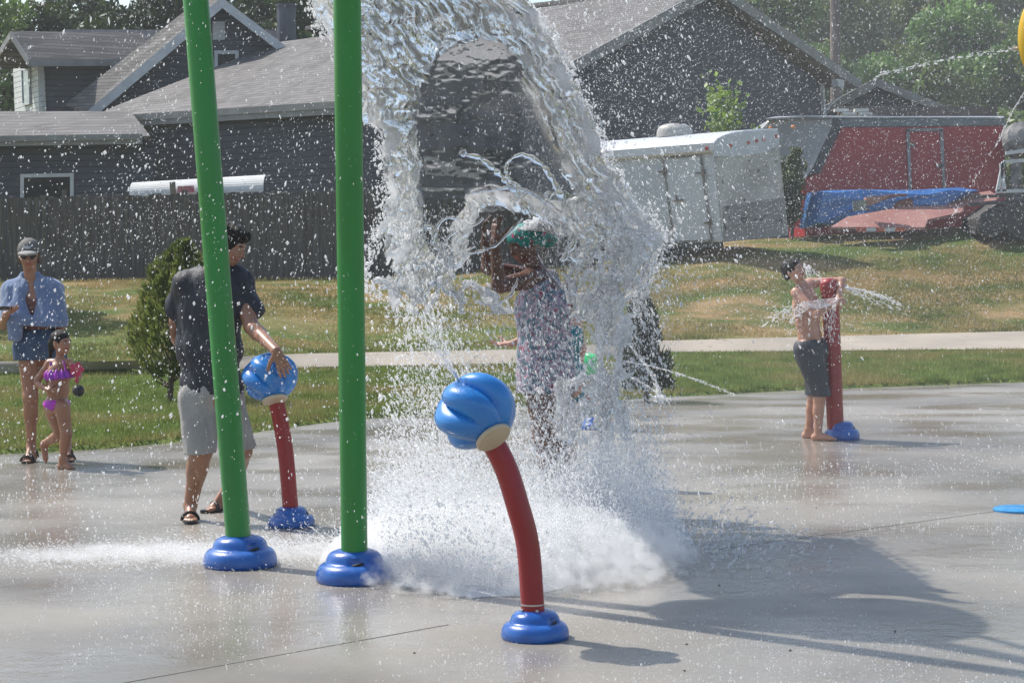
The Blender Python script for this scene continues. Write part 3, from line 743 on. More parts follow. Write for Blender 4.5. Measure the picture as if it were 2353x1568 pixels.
sapling(1820, 550, 350, 40.3, .36, 2600, .06, M['leaf_bush'], 'bushy green vine growing between white and red trailers', 14, name='bush', cat='bush', stems=14)
sapling(1250, 600, 380, 38.4, .55, 2600, .06, M['leaf_bush'], 'dark bush by the fence end behind the falling water', 15, name='bush', cat='bush', stems=12)

# ---------------- trailers and yard clutter ----------------
M['white_alu'] = pm('white_trailer_skin', (.58, .60, .63), (.50, .52, .55), 1.2, .38, bump=.02, bscale=4)
M['dirty_white'] = pm('grubby_trailer_nose', (.50, .49, .46), (.33, .32, .30), 1.6, .5, speck=((.06, .05, .05), 7, .64))
M['stoneguard'] = pm('tread_stone_guard', (.20, .19, .185), (.28, .27, .26), 2, .55, metal=.3, speck=((.05, .05, .05), 4, .60))
M['rust'] = pm('rusty_hinge', (.10, .07, .055), (.17, .11, .08), 12, .7)
M['amber'] = pm('amber_lens', (.75, .22, .06), (.8, .3, .1), 4, .2, coat=.5)
M['redlens'] = pm('red_lens', (.45, .05, .03), (.5, .08, .04), 4, .25)
M['trailer_red'] = pm('red_trailer_skin', (.31, .016, .026), (.37, .022, .032), 1.0, .4)
M['grey_skin'] = pm('grey_trailer_nose', (.30, .31, .33), (.35, .36, .38), 1.2, .4)
M['grey_trim'] = pm('grey_trailer_trim', (.15, .17, .18), (.11, .12, .13), 2, .4, metal=.3)
M['dark_trim'] = pm('dark_corner_trim', (.03, .035, .04), (.05, .055, .06), 4, .45)
def Q(x, y, Y): return P(x, y, Y)
Yw = 38.0
wt = thing('cargo_trailer', (P(1560, 575, 38.6)[0], 38.6, float(GZ(3.2, 38.6))), 'white enclosed cargo trailer with rusty door hinges, left of the red trailer', 'trailer')
# side wall facing left-front; nose facing right-front
cT, cB = Q(1637, 349, Yw), Q(1658, 556, Yw)
lT, lB = Q(1300, 374, 39.6), Q(1330, 562, 39.6)
rT, rB = Q(1789, 322, 38.9), Q(1811, 540, 38.9)
bT = lT + (rT - cT); bB = lB + (rB - cB)
mb = MB(); mb.hexa([lB, cB, rB, bB], [lT, cT, rT, bT])
obj('body', mb, [M['white_alu']], parent=wt, bevel=.02)
# crowned roof: an arch across the nose, run along the body
A1 = [Q(1637, 350, Yw - .02), Q(1637, 328, Yw - .02), Q(1645, 319, Yw + .03), Q(1660, 311, Yw + .12), Q(1682, 304, Yw + .25), Q(1710, 299.5, Yw + .42), Q(1745, 296, Yw + .64), Q(1786, 295, Yw + .88), Q(1789, 324, Yw + .9)]
mb = MB(); d_ = lT - cT
mb.prism(A1, d_)
obj('roof_cap', mb, M['white_alu'], parent=wt, smooth=35)
mb = MB(); mb.bar(Q(1300, 374, 39.5), Q(1636, 348, Yw - .06), .010, .022); obj('roof_rail', mb, M['cream'], parent=wt)
wn_ = np.cross(cT - cB, lB - cB); wn_ /= np.linalg.norm(wn_)
wn_ = wn_ if wn_[1] < 0 else -wn_
gw = lambda x, y, d=0.0: onplane(x, y, cB + wn_ * d, wn_)
mb = MB(); mb.prism([gw(1525, 364, .03), gw(1608, 358, .03), gw(1633, 550, .03), gw(1547, 555, .03)], -wn_ * .02)
dr = obj('door', mb, M['white_alu'], parent=wt, bevel=.006)
mb = MB()
for a, b in (((1523, 364), (1548, 556)), ((1609, 358), (1634, 551)), ((1523, 363), (1610, 357)), ((1547, 556), (1635, 552))):
    mb.bar(gw(*a, .035), gw(*b, .035), .020, .012, up=wn_)
obj('door_seal', mb, pm('grubby_seal', (.13, .12, .11), (.24, .23, .21), 4, .6), parent=dr)
for x, y in ((1615, 397), (1630, 511), (1526, 394), (1544, 527)):
    mb = MB(); mb.bar(gw(x - 17, y + 1, .055), gw(x + 5, y, .055), .013, .012, up=wn_); mb.bar(gw(x, y - 8, .06), gw(x + 1.5, y + 8, .06), .028, .015, up=wn_)
    obj('hinge', mb, M['rust'], parent=dr)
mb = MB(); mb.bar(gw(1545, 461, .06), gw(1571, 459, .06), .012, .015, up=wn_); mb.bar(gw(1553, 449, .07), gw(1555, 466, .07), .014, .012, up=wn_)
obj('door_latch', mb, M['rust'], parent=dr)
nn_ = np.cross(rB - cB, cT - cB); nn_ /= np.linalg.norm(nn_); nn_ = nn_ if nn_[1] < 0 else -nn_
gn = lambda x, y, d=0.0: onplane(x, y, cB + nn_ * d, nn_)
mb = MB(); mb.prism([gn(1643, 362, .03), gn(1790, 340, .03), gn(1810, 540, .03), gn(1662, 556, .03)], -nn_ * .02); obj('nose_panel', mb, M['dirty_white'], parent=wt)
mb = MB(); mb.prism([gn(1662, 474, .045), gn(1803, 454, .045), gn(1811, 540, .045), gn(1664, 556, .045)], -nn_ * .02); obj('stone_guard', mb, M['stoneguard'], parent=wt)
mb = MB(); mb.prism([gn(1639, 329, .05), gn(1648, 318, .05), gn(1668, 309, .05), gn(1703, 302, .05), gn(1750, 298, .05), gn(1787, 297, .05), gn(1791, 330, .05), gn(1762, 351, .05), gn(1720, 358, .05), gn(1703, 360, .05), gn(1641, 360, .05)], -nn_ * .06)
obj('nose_cap', mb, M['white_alu'], parent=wt, bevel=.012)
for x, y in ((1678, 335), (1719, 328), (1738, 324), (1754, 320), (1783, 313)):
    mb = MB(); mb.lathe([(.036, 0), (.030, .02)], gn(x, y, .055), 10, axis=nn_); obj('marker_light', mb, M['redlens'], parent=wt)
mb = MB(); mb.lathe([(.04, 0), (.033, .02)], gw(1623, 341, .06), 10, axis=wn_); obj('marker_light', mb, M['redlens'], parent=wt)
mb = MB(); v0 = Q(1550, 302, 39.3); mb.lathe([(.33, -.12), (.32, .02), (.28, .10), (.18, .145), (.02, .16)], v0, 16, fn=lambda r, z, a: r * (1 + .12 * math.cos(2 * a)))
obj('roof_vent', mb, M['dirty_white'], parent=wt, smooth=50)
for x in (1545, 1600):
    mb = MB(); mb.lathe([(.27, -.09), (.31, -.06), (.31, .06), (.27, .09)], Q(x, 560, 40.0), 20, axis=(.2, -1, 0)); obj('wheel', mb, M['black'], parent=wt)
mb = MB(); mb.bar(Q(1345, 568, 39.4), Q(1660, 562, 38.1), .04, .05); obj('chassis_rail', mb, M['dark_trim'], parent=wt)

# red trailer
Yr = 42.0
rt_ = thing('red_trailer', (P(2050, 540, Yr)[0], Yr, float(GZ(8.1, Yr))), 'long red enclosed trailer with sloping grey nose and side door', 'trailer')
mb = MB()
front = [Q(1930, 291, Yr), Q(2306, 288, Yr), Q(2312, 560, Yr), Q(1850, 560, Yr), Q(1843, 414, Yr), Q(1880, 396, Yr)]
mb.prism(front, (0, 2.4, 0)); obj('side_panel', mb, M['trailer_red'], parent=rt_)
mb = MB(); mb.prism([Q(1926, 272, Yr - .03), Q(2310, 270, Yr - .03), Q(2310, 289, Yr - .03), Q(1926, 293, Yr - .03)], (0, 2.5, 0)); obj('roof_trim', mb, M['grey_trim'], parent=rt_, bevel=.02)
mb = MB(); mb.prism([Q(1760, 272, Yr + .4), Q(1850, 266, Yr), Q(1920, 268, Yr - .05), Q(2306, 269, Yr - .05), Q(2306, 267, Yr + 2.4), Q(1780, 268, Yr + 2.4)], (0, 0, -.03)); obj('roof', mb, M['grey_skin'], parent=rt_)
mb = MB(); mb.prism([Q(1745, 300, 42.6), Q(1763, 276, 42.6), Q(1850, 267, 42.1), Q(1926, 271, Yr), Q(1906, 320, Yr), Q(1868, 392, Yr), Q(1835, 425, 42.1), Q(1790, 450, 42.6)], (0, 1.8, 0)); obj('nose', mb, M['grey_skin'], parent=rt_, bevel=.05)
mb = MB(); mb.prism([Q(1915, 272, Yr - .06), Q(1930, 272, Yr - .06), Q(1932, 294, Yr - .06), Q(1908, 345, Yr - .06), Q(1883, 398, Yr - .06), Q(1862, 400, Yr - .06), Q(1888, 340, Yr - .06), Q(1908, 300, Yr - .06)], (0, .1, 0)); obj('corner_trim', mb, M['dark_trim'], parent=rt_, bevel=.01)
mb = MB(); mb.prism([Q(2087, 301, Yr - .03), Q(2160, 300, Yr - .03), Q(2168, 470, Yr - .03), Q(2092, 476, Yr - .03)], (0, .03, 0)); dr = obj('door', mb, M['trailer_red'], parent=rt_)
mb = MB()
for a, b in (((2085, 298), (2092, 460)), ((2162, 297), (2170, 458)), ((2082, 299), (2166, 298))):
    mb.bar(Q(*a, Yr - .05), Q(*b, Yr - .05), .03, .02, up=(0, -1, 0))
obj('door_frame', mb, M['trim_grey'], parent=dr)
mb = MB(); mb.bar(Q(2150, 380, Yr - .09), Q(2168, 381, Yr - .09), .03, .02, up=(0, -1, 0)); obj('door_latch', mb, M['dark_trim'], parent=dr)
mb = MB(); mb.bar(Q(2083, 332, Yr - .09), Q(2102, 333, Yr - .09), .03, .02, up=(0, -1, 0)); obj('hinge', mb, M['grey_trim'], parent=dr)
for x, y, Yk in ((1822, 292, Yr + .02), (1770, 295, 42.5)):
    mb = MB(); mb.lathe([(.05, -.05), (.045, .03), (.02, .05)], Q(x, y, Yk - .05), 10, axis=(-.3, -1, 0)); obj('marker_light', mb, M['amber'], parent=rt_)
mb = MB()
for x in (1960, 2010, 2060): mb.lathe([(.30, -.1), (.34, -.07), (.34, .07), (.30, .1)], Q(x, 486, Yr - .08), 20, axis=(0, -1, 0))
obj('wheel', mb, M['black'], parent=rt_)
# beams and ladder lying on the yard rack behind
mb = MB()
mb.bar(Q(1925, 258, 45), Q(2290, 258, 45), .10, .13)
o = obj('stacked_timber', mb, pm('old_brown_timber', (.10, .085, .075), (.15, .13, .115), 3, .85)); tag(o, 'long stack of brown timber lying above the red trailer roof', 'timber')
mb = MB()
for x, y in ((1932, 254), (1950, 262), (1978, 254), (1986, 262)):
    mb.box(Q(x, y, 44.7), (.16, .1, .035))
o = obj('pale_planks', mb, pm('pale_plank_ends', (.62, .62, .58), (.5, .5, .46), 4, .6)); tag(o, 'pale plank ends poking out above the red trailer nose', 'planks')

# tarp heap, flatbed trailer, equipment rack
M['tarp'] = pm('blue_tarpaulin', (.02, .12, .36), (.03, .17, .46), 2.2, .35, coat=.3, bump=.9, bscale=3.5)
Yt = 40.2
mb = MB(); r = random.Random(3)
outline = [(1850, 523), (1858, 480), (1868, 441), (1902, 437), (1979, 435), (2092, 436), (2206, 430), (2252, 437), (2190, 470), (2110, 490), (1990, 505), (1890, 522)]
cen = np.mean([Q(x, y, Yt) for x, y in outline], 0)
ring0 = [Q(x, y, Yt) for x, y in outline]
vs = []; fs = []
for k_, (s, dy) in enumerate(((1.0, .9), (1.0, .1), (.86, -.18), (.6, -.22), (.25, -.25))):
    for j, p in enumerate(ring0):
        q = cen + (p - cen) * s; q = q + np.array([0, dy + r.uniform(-.05, .05) * (k_ > 1), r.uniform(-.03, .03) * (k_ > 1)]); vs.append(q)
n_ = len(ring0)
for k_ in range(4):
    for j in range(n_): fs.append((k_ * n_ + j, k_ * n_ + (j + 1) % n_, (k_ + 1) * n_ + (j + 1) % n_, (k_ + 1) * n_ + j))
fs.append(tuple(range(4 * n_, 5 * n_))); fs.append(tuple(range(n_ - 1, -1, -1)))
mb.add(vs, fs)
o = obj('tarpaulin', mb, M['tarp']); tag(o, 'crumpled blue tarpaulin draped beside the red trailer, behind the tilted deck', 'tarpaulin')
Yf = 39.2
fb_ = thing('flatbed_trailer', (P(2100, 545, Yf)[0], Yf, float(GZ(8.0, Yf))), 'low flatbed trailer with faded red deck and red and white striped rear bar', 'trailer')
mb = MB()
mb.prism([Q(x, y, Yf + (521 - y) * .016) for x, y in ((1908, 521), (2124, 522), (2131, 504), (2209, 487), (2218, 467), (2284, 460), (2296, 453), (2274, 438), (2172, 456), (2100, 470), (1945, 498))], (0, 0, -.05))
obj('deck', mb, pm('faded_red_deck', (.30, .13, .11), (.38, .19, .16), 1.5, .7), parent=fb_)
mb = MB()
mb.prism([Q(1905, 522.5, Yf + .02), Q(2132, 522.5, Yf + .02), Q(2132, 533, Yf + .02), Q(1905, 530, Yf + .02)], (0, .1, 0))
obj('frame', mb, pm('dark_red_frame', (.12, .03, .03), (.08, .025, .025), 3, .6), parent=fb_)
mb = MB()
for i, x in enumerate(range(1968, 2078, 22)):
    mb.prism([Q(x, 523, Yf - .04), Q(x + 22, 523, Yf - .04), Q(x + 22, 532, Yf - .04), Q(x, 532, Yf - .04)], (0, .03, 0), m=i % 2)
obj('reflective_tape', mb, [M['redlens'], M['trim']], parent=fb_)
mb = MB()
fen = [Q(1988, 490, Yf + .75), Q(1990, 472, Yf + .75), Q(2008, 456, Yf + .75), Q(2040, 447, Yf + .75), Q(2080, 445, Yf + .75), Q(2097, 460, Yf + .75), Q(2100, 472, Yf + .75)]
mb.prism(fen, (0, .3, 0)); obj('fender', mb, pm('brown_red_fender', (.13, .04, .04), (.19, .07, .06), 2, .6), parent=fb_, bevel=.02)
mb = MB(); mb.prism([Q(1990, 453, Yf), Q(2045, 447, Yf), Q(2035, 456, Yf), Q(2008, 470, Yf), Q(1990, 475, Yf)], (0, .3, 0)); obj('faded_board', mb, pm('pinkish_board', (.38, .2, .17), (.3, .15, .13), 2, .7), parent=fb_)
mb = MB(); mb.prism([Q(1959, 462, Yf - .05), Q(1990, 459, Yf - .05), Q(1991, 483, Yf - .05), Q(1960, 485, Yf - .05)], (0, .04, 0))
obj('number_plate', mb, pm('dirty_plate', (.3, .31, .29), (.12, .13, .12), 14, .5), parent=fb_)
rk = thing('equipment_rack', (P(2330, 540, 38.9)[0], 38.9, float(GZ(10, 38.9))), 'dark yard machine with white tube frame at the right picture edge', 'machine')
mb = MB(); Y_ = 38.9
for a, b in (((2305, 372), (2390, 366)), ((2305, 372), (2291, 440)), ((2310, 352), (2400, 340)), ((2290, 440), (2420, 436)), ((2300, 375), (2306, 440))):
    mb.bar(Q(*a, Y_), Q(*b, Y_), .035, .035, up=(0, -1, 0))
obj('tube_frame', mb, M['trim'], parent=rk)
mb = MB()
for a, b in (((2225, 470), (2420, 458)), ((2235, 452), (2420, 446)), ((2270, 482), (2420, 470))):
    mb.bar(Q(*a, Y_), Q(*b, Y_), .03, .045, up=(0, -1, 0))
obj('side_rails', mb, M['dark_trim'], parent=rk)
mb = MB()
mb.prism([Q(2300, 462, Y_ + .2), Q(2460, 455, Y_ + .2), Q(2460, 545, Y_ + .2), Q(2240, 538, Y_ + .2), Q(2240, 500, Y_ + .2)], (0, 1.2, 0))
mb.lathe([(.25, -.12), (.28, -.08), (.28, .08), (.25, .12)], Q(2275, 515, Y_), 20, axis=(0, -1, 0)); mb.lathe([(.36, -.12), (.40, -.08), (.40, .08), (.36, .12)], Q(2345, 505, Y_), 20, axis=(0, -1, 0))
obj('machine_body', mb, pm('oily_dark_metal', (.02, .02, .022), (.05, .045, .04), 5, .6), parent=rk, bevel=.02)
mb = MB(); mb.lathe([(.30, -.3), (.38, 0), (.33, .3), (.15, .4)], Q(2342, 322, 41.5), 20, axis=(0, -1, .2)); mb.bar(Q(2335, 290, 41.5), Q(2400, 420, 41.5), .05, .05)
mb.tube([Q(2335, 330, 41.7), Q(2335, 560, 41.7)], .12, 8)
o = obj('concrete_mixer', mb, pm('cement_dusted_drum', (.10, .10, .10), (.28, .27, .26), 4, .8)); tag(o, 'grey dusty mixer drum behind the white tube frame at far right', 'mixer')

# white ribbed culvert cover behind the fence
M['ribbed'] = pm('white_ribbed_cover', (.62, .62, .60), (.52, .52, .49), 2, .5)
cv = thing('ribbed_cover', (P(450, 600, 41)[0], 41.0, 1.25), 'curved white ribbed cover showing above the board fence', 'cover')
A0 = Q(297, 452, 41.0); A1 = Q(605, 440, 41.0); L_ = A1 - A0; u = L_ / np.linalg.norm(L_)
mb = MB(); vs = []; fs = []; nseg = 22; 
for e_ in (0, 1):
    for k_ in range(nseg + 1):
        a = R_(95) * k_ / nseg; rib = .012 * (k_ % 2)
        base = A0 if e_ == 0 else A1
        rr_ = .28 if e_ == 0 else .34
        vs.append(base + np.array([0, (1 - math.cos(a)) * rr_ * 1.4, (math.sin(a)) * (rr_ + rib)]))
for k_ in range(nseg): fs.append((k_, k_ + 1, nseg + 2 + k_, nseg + 1 + k_))
mb.add(vs, fs); c = obj('ribbed_shell', mb, M['ribbed'], parent=cv)
s_ = c.modifiers.new('s', 'SOLIDIFY'); s_.thickness = .02
mb = MB(); mb.bar(Q(398, 450, 40.9), Q(396, 418, 40.9), .06, .01, up=(0, -1, 0)); obj('strap', mb, pm('brown_strap', (.22, .19, .15), None, 4, .7), parent=cv)
mb = MB(); mb.prism([Q(408, 428, 40.93), Q(445, 426, 40.93), Q(446, 441, 40.93), Q(408, 442, 40.93)], (0, .01, 0)); obj('sticker', mb, pm('faded_red_sticker', (.45, .07, .09), (.5, .3, .3), 14, .5), parent=cv)
# ---------------- spray posts ----------------
def base_cover(parent, c, r, hgt, rot=0.0, lean=None, mat=None, name='base_cover'):
    """two-shell moulded foot cover with stepped shoulder and hand slots"""
    c = np.asarray(c, float)
    prof = [(.0, .002)] + [(r * a, hgt * b) for a, b in ((.96, .0), (.99, .05), (1.0, .14), (.99, .26), (.965, .36), (.925, .45), (.87, .515), (.81, .555), (.765, .575), (.735, .60), (.715, .645), (.695, .72), (.655, .81), (.59, .89), (.50, .945), (.42, .975), (.34, .985), (.0, .986))]
    def fn(rr, z, a):
        a = a - rot
        k = rr / r
        lobe = 1.0
        if .3 < k < .9:      # the upper shoulder bulges over each shell
            lobe = 1 + .045 * math.cos(2 * a) * (1 - abs(k - .62) / .3) if abs(k - .62) < .3 else 1
        # slots cut into the step
        s = min(abs(((a + 1.15 + math.pi) % (2 * math.pi)) - math.pi), abs(((a - 2.0 + math.pi) % (2 * math.pi)) - math.pi))
        if .66 < k < .80 and s < .34: return rr * lobe * (1 - .13 * (1 - (s / .34) ** 2))
        return rr * lobe
    mb = MB(); mb.lathe(prof[1:], c, 64, fn=fn)
    o = obj(name, mb, mat or M['blue_plastic'], parent=parent, smooth=50)
    for a0 in (-1.15, 2.0):
        a = a0 + rot; slot = MB(); pts = []
        for q in np.linspace(-.26, .26, 9):
            rr = r * (.70 - .02 * (q / .26) ** 2); pts.append(c + np.array([math.cos(a + q) * rr, math.sin(a + q) * rr, hgt * (.60 + .05 * q / .26)]))
        slot.tube(pts, [r * .045 * math.sqrt(max(.05, 1 - (q / .27) ** 2)) for q in np.linspace(-.26, .26, 9)], 8)
        obj('hand_slot', slot, M['black'], parent=o)
    return o
def lobed_ball(c, axis, R, mat, parent, twist=.55, lobes=6):
    """pumpkin-like nozzle head: twisted rounded lobes about AXIS"""
    axis = np.asarray(axis, float); axis /= np.linalg.norm(axis)
    prof = []; n = 40
    for i in range(n + 1):
        t = -1 + 2 * i / n; t = max(-.985, min(.985, t)); prof.append((R * math.sqrt(1 - t * t) ** .92 if True else 0, R * .94 * t))
    def fn(r, z, a):
        t = z / R; env = max(0, 1 - abs(t) ** 3.5)
        w_ = abs(math.sin(lobes / 2 * (a + twist * t)))
        return r * (1 + env * (.34 * w_ ** .62 - .215))
    mb = MB(); mb.lathe(prof, c, 160, axis=axis, fn=fn)
    return obj('nozzle_head', mb, mat, parent=parent, smooth=70)
# two tall green posts
def green_post(top, mid_px, base_c, r, w_, rot, label, bscale=1.0, bh=.155):
    bx = np.asarray(base_c, float)
    root = thing('green_post', bx, label, 'post', 'tall green posts of the dumping bucket')
    mb = MB(); topp = np.asarray(top, float)
    A = bx + np.array([0, 0, .02]); mb.tube([A + (topp - A) * t for t in np.linspace(0, 1, 24)], w_, 40)
    obj('post', mb, M['green_paint'], parent=root, smooth=40)
    base_cover(root, bx, r, bh, rot)
    return root
gb1 = G(555, 1298); gb2 = G(816, 1333)
# follow the lean that the picture shows, straight on to the bucket frame above the picture
def lean_top(b, px0, py0, px1, py1, Y, z):
    a = P(px0, py0, Y); c = P(px1, py1, Y); d = (a - c) / (a[2] - c[2]); return c + d * (z - c[2])
t1 = lean_top(gb1, 451, 0, 552, 1255, gb1[1], 5.1)
_a = P(797, 0, 8.9); _c = P(814, 1290, gb2[1]); t2 = _c + (_a - _c) / (_a[2] - _c[2]) * (5.1 - _c[2])
s1 = np.array([*G(552, 1298)[:2], 0]); s2 = np.array([*G(815, 1333)[:2], 0])
green_post(t1, None, s1, .187, .064, .3, 'tall green post leaning left, its blue foot by the man')
green_post(t2, None, s2, .187, .063, -.25, 'tall upright green post beside the falling water')
# dumping bucket, crossbar and yoke above the picture (they throw the lobed shadow)
bk = thing('dumping_bucket', (-.75, 9.9, 4.6), 'big tipped bucket with crossbar on top of the green posts, above the picture', 'bucket')
M['yellow'] = pm('yellow_plastic', (.72, .42, .015), (.78, .47, .02), 4, .3, coat=.3)
mb = MB(); a = t1; b_ = t2; d_ = (b_ - a) / np.linalg.norm(b_ - a); mb.tube([a - d_ * .3, b_ + d_ * 1.7], .06, 20)
obj('crossbar', mb, M['green_paint'], parent=bk, smooth=40)
bc = np.array([-1.12, 9.75, 3.62]); ax = np.array([.78, -.25, -.10]); 
mb = MB(); prof = [(.0, -.48), (.30, -.44), (.40, -.1), (.48, .3), (.51, .42), (.485, .42), (.455, .3), (.375, -.1), (.27, -.40), (.0, -.44)]
mb.lathe(prof, bc, 40, axis=ax, fn=lambda r, z, a: r); obj('bucket', mb, M['yellow'], parent=bk, smooth=40)
mb = MB()
for q in (-.5, .5):
    p0 = bc + np.array([.0, q, 0]); mb.tube([p0, p0 + [0, -q * .2, .6], [p0[0] - .1, 9.35 + q * .3, 5.05]], .025, 8)
obj('hanger', mb, M['green_paint'], parent=bk, smooth=40)

def spray_post(name, pipe_pts, prad, ball_c, ball_axis, R, base_c, label, r=.138, bh=.115, rot=0.0, joint=None, pipe_mat=None, ball_mat=None, lobes=6, twist=.55, group='blue headed spray posts'):
    root = thing(name, base_c, label, 'spray post', group)
    pts = [np.asarray(p) for p in pipe_pts]
    # Catmull-Rom
    q = [2 * pts[0] - pts[1]] + pts + [2 * pts[-1] - pts[-2]]; out = []
    for i in range(1, len(q) - 2):
        for t in np.linspace(0, 1, 9)[:-1]:
            a, b, c, d = q[i - 1], q[i], q[i + 1], q[i + 2]
            out.append(.5 * ((2 * b) + (-a + c) * t + (2 * a - 5 * b + 4 * c - d) * t * t + (-a + 3 * b - 3 * c + d) * t ** 3))
    out.append(pts[-1])
    mb = MB(); mb.tube(out, prad, 36); pipe = obj('pipe', mb, pipe_mat or M['red_paint'], parent=root, smooth=40)
    if joint is not None:
        j, u = joint; mb = MB(); mb.lathe([(prad * 1.012, -.003), (prad * 1.012, .003)], j, 36, axis=u); obj('joint_ring', mb, M['steel'], parent=pipe)
        for dx in (-.85, .35):
            p = np.asarray(j) + np.array([dx * prad * .98, -prad * math.sqrt(max(0.05, 1 - dx * dx)), -.022]); mb = MB(); mb.lathe([(.007, 0), (.007, .006), (.004, .009)], p, 8, axis=(dx, -1, 0)); obj('bolt', mb, M['steel'], parent=pipe)
    ax_ = np.asarray(ball_axis, float); ax_ /= np.linalg.norm(ax_); bc_ = np.asarray(ball_c, float)
    lobed_ball(bc_, ax_, R, ball_mat or M['blue_nozzle'], root, twist, lobes)
    mb = MB(); mb.lathe([(R * .30, -R * .86), (R * .49, -R * .88), (R * .50, -R * .95), (R * .47, -R * .985), (R * .30, -R * .99)], bc_, 48, axis=ax_)
    obj('collar_plate', mb, M['cream'], parent=root, smooth=35)
    base_cover(root, base_c, r, bh, rot, mat=None)
    return root
# front post
b0 = G(1229, 1464); Yb = b0[1]
pp_ = [(b0[0], Yb, .02), P(1223, 1385, Yb), P(1212, 1250, Yb), P(1186, 1150, Yb), P(1162, 1075, Yb + .01), P(1130, 1012, Yb + .02), P(1110, 985, Yb + .03)]
bc1 = P(1093, 944, Yb - .02)
ax1 = bc1 - P(1137, 1010, Yb - .10)
spray_post('spray_post', pp_, .0475, bc1, ax1, .153, (b0[0], Yb, 0), 'curved red spray post with blue lobed head in the foreground', joint=(P(1223, 1386, Yb), (0, 0, 1)), rot=.5)
# one by the man
b1 = G(669, 1207); Y1 = b1[1]
pp_ = [(b1[0], Y1, .02), P(666, 1150, Y1), P(656, 1040, Y1), P(643, 960, Y1), P(630, 900, Y1), P(622, 880, Y1)]
bc2 = P(621, 866, Y1 - .03); ax2 = bc2 - P(633, 925, Y1 - .085)
spray_post('spray_post', pp_, .046, bc2, ax2, .150, (b1[0], Y1, 0), 'red spray post whose blue head the man in the t-shirt is touching', rot=1.2, twist=.75)
# far one seen through the water
M['green_head'] = pm('mint_green_nozzle', (.03, .50, .14), (.04, .58, .18), 5, .3, coat=.4)
b2 = G(1367, 985); Y2_ = b2[1]
pp_ = [(b2[0], Y2_, .02), P(1362, 960, Y2_), P(1358, 920, Y2_), P(1352, 890, Y2_)]
bc3 = P(1348, 846, Y2_ - .03)
spray_post('spray_post', pp_, .046, bc3, bc3 - P(1358, 905, Y2_ - .1), .150, (b2[0], Y2_, 0), 'short spray post with mint green head seen through the right of the falling water', ball_mat=M['green_head'], group=None)
# boy's upright red post
b3 = G(1934, 1008); Y3 = b3[1]
rp_ = thing('water_cannon_post', (b3[0], Y3, 0), 'straight red post with a spraying top that the boy is hugging', 'spray post')
tp = P(1908, 690, Y3)
mb = MB(); mb.tube([(P(1921, 990, Y3)[0], Y3, .02), P(1918, 960, Y3), P(1912, 800, Y3), tp], .072, 36); obj('pipe', mb, M['red_paint'], parent=rp_, smooth=40)
mb = MB(); hd = P(1904, 660, Y3 - .02)
mb.lathe([(.04, -.10), (.070, -.085), (.074, -.03), (.074, .03), (.068, .055), (.045, .075), (.0, .08)], hd, 32, axis=(-.1, -.1, 1)); obj('swivel_head', mb, M['red_paint'], parent=rp_, smooth=40)
mb = MB(); mb.tube([P(1912, 652, Y3 - .05), P(1935, 656, Y3 - .03), P(1952, 664, Y3)], [.022, .02, .016], 12); obj('spout', mb, M['steel'], parent=rp_, smooth=40)
base_cover(rp_, (b3[0], Y3, 0), .150, .155, .9)
# yellow hoop at right edge
Yh = 11.5
hp = thing('yellow_hoop', (*G(2440, 1190)[:2], 0), 'yellow sprayer disc cut off by the right picture edge', 'hoop sprayer')
hc = P(2490, 90, Yh); mb = MB(); nseg = 48; pr = []
prof = [(.02, -.05), (.25, -.055), (.34, -.055), (.385, -.03), (.40, 0), (.385, .03), (.34, .055), (.02, .05)]
mb.lathe(prof, hc, 64, axis=(.1, -1, .05))
o = obj('ring', mb, M['yellow'], parent=hp, smooth=50)
mb = MB(); mb.lathe([(.012, 0), (.012, .03)], P(2336, 112, Yh), 10, axis=(-1, 0, 0)); obj('jet_nozzle', mb, M['steel'], parent=hp)
mb = MB(); mb.tube([hc + [.28, 0, 0], hc + [.42, 0, -.6], (hc[0] + .45, Yh, .0)], .05, 16); obj('pole', mb, M['green_paint'], parent=hp, smooth=40)
# blue ground spray cover
gc = G(2345, 1172)
M['blue_mesh'] = pm('blue_ground_cover', (.012, .20, .48), (.02, .27, .58), 30, .35, coat=.3, bump=.6, bscale=60)
mb = MB(); mb.lathe([(.165, .001), (.165, .012), (.15, .020), (.05, .024), (0.0, .024)], gc, 40)
o = obj('ground_spray_cover', mb, M['blue_mesh'], smooth=40); tag(o, 'round blue cover plate set in the wet concrete at the right edge', 'drain cover')
# twigs, leaves on the pad
r = random.Random(8)
M['litter'] = pm('dry_leaf_litter', (.05, .03, .02), (.10, .06, .035), 20, .8)
lit = [(952, 1500, 'tiny dark leaf scrap left of the front post foot'), (1577, 1480, 'tiny dark leaf scrap on the left of the big shadow'), (1815, 1494, 'small dark twig scrap near the lower edge of the big shadow'), (1572, 1541, 'tiny brown leaf scrap just below the big shadow'), (2056, 1450, 'tiny brown leaf scrap right of the big shadow'), (1652, 1344, 'tiny leaf scrap in the upper part of the big shadow')]
for x, y, lab in lit:
    c = G(x, y); mb = MB(); v = [(0, -.006, 0), (.008, 0, .003), (.002, .007, .006), (-.009, .002, .002), (0, 0, .009)]
    mb.add([np.array(q) * .8 + c for q in v], [(0, 1, 4), (1, 2, 4), (2, 3, 4), (3, 0, 4), (0, 3, 2, 1)])
    o = obj('leaf_scrap', mb, M['litter']); tag(o, lab, 'leaf', 'leaf scraps on the concrete')
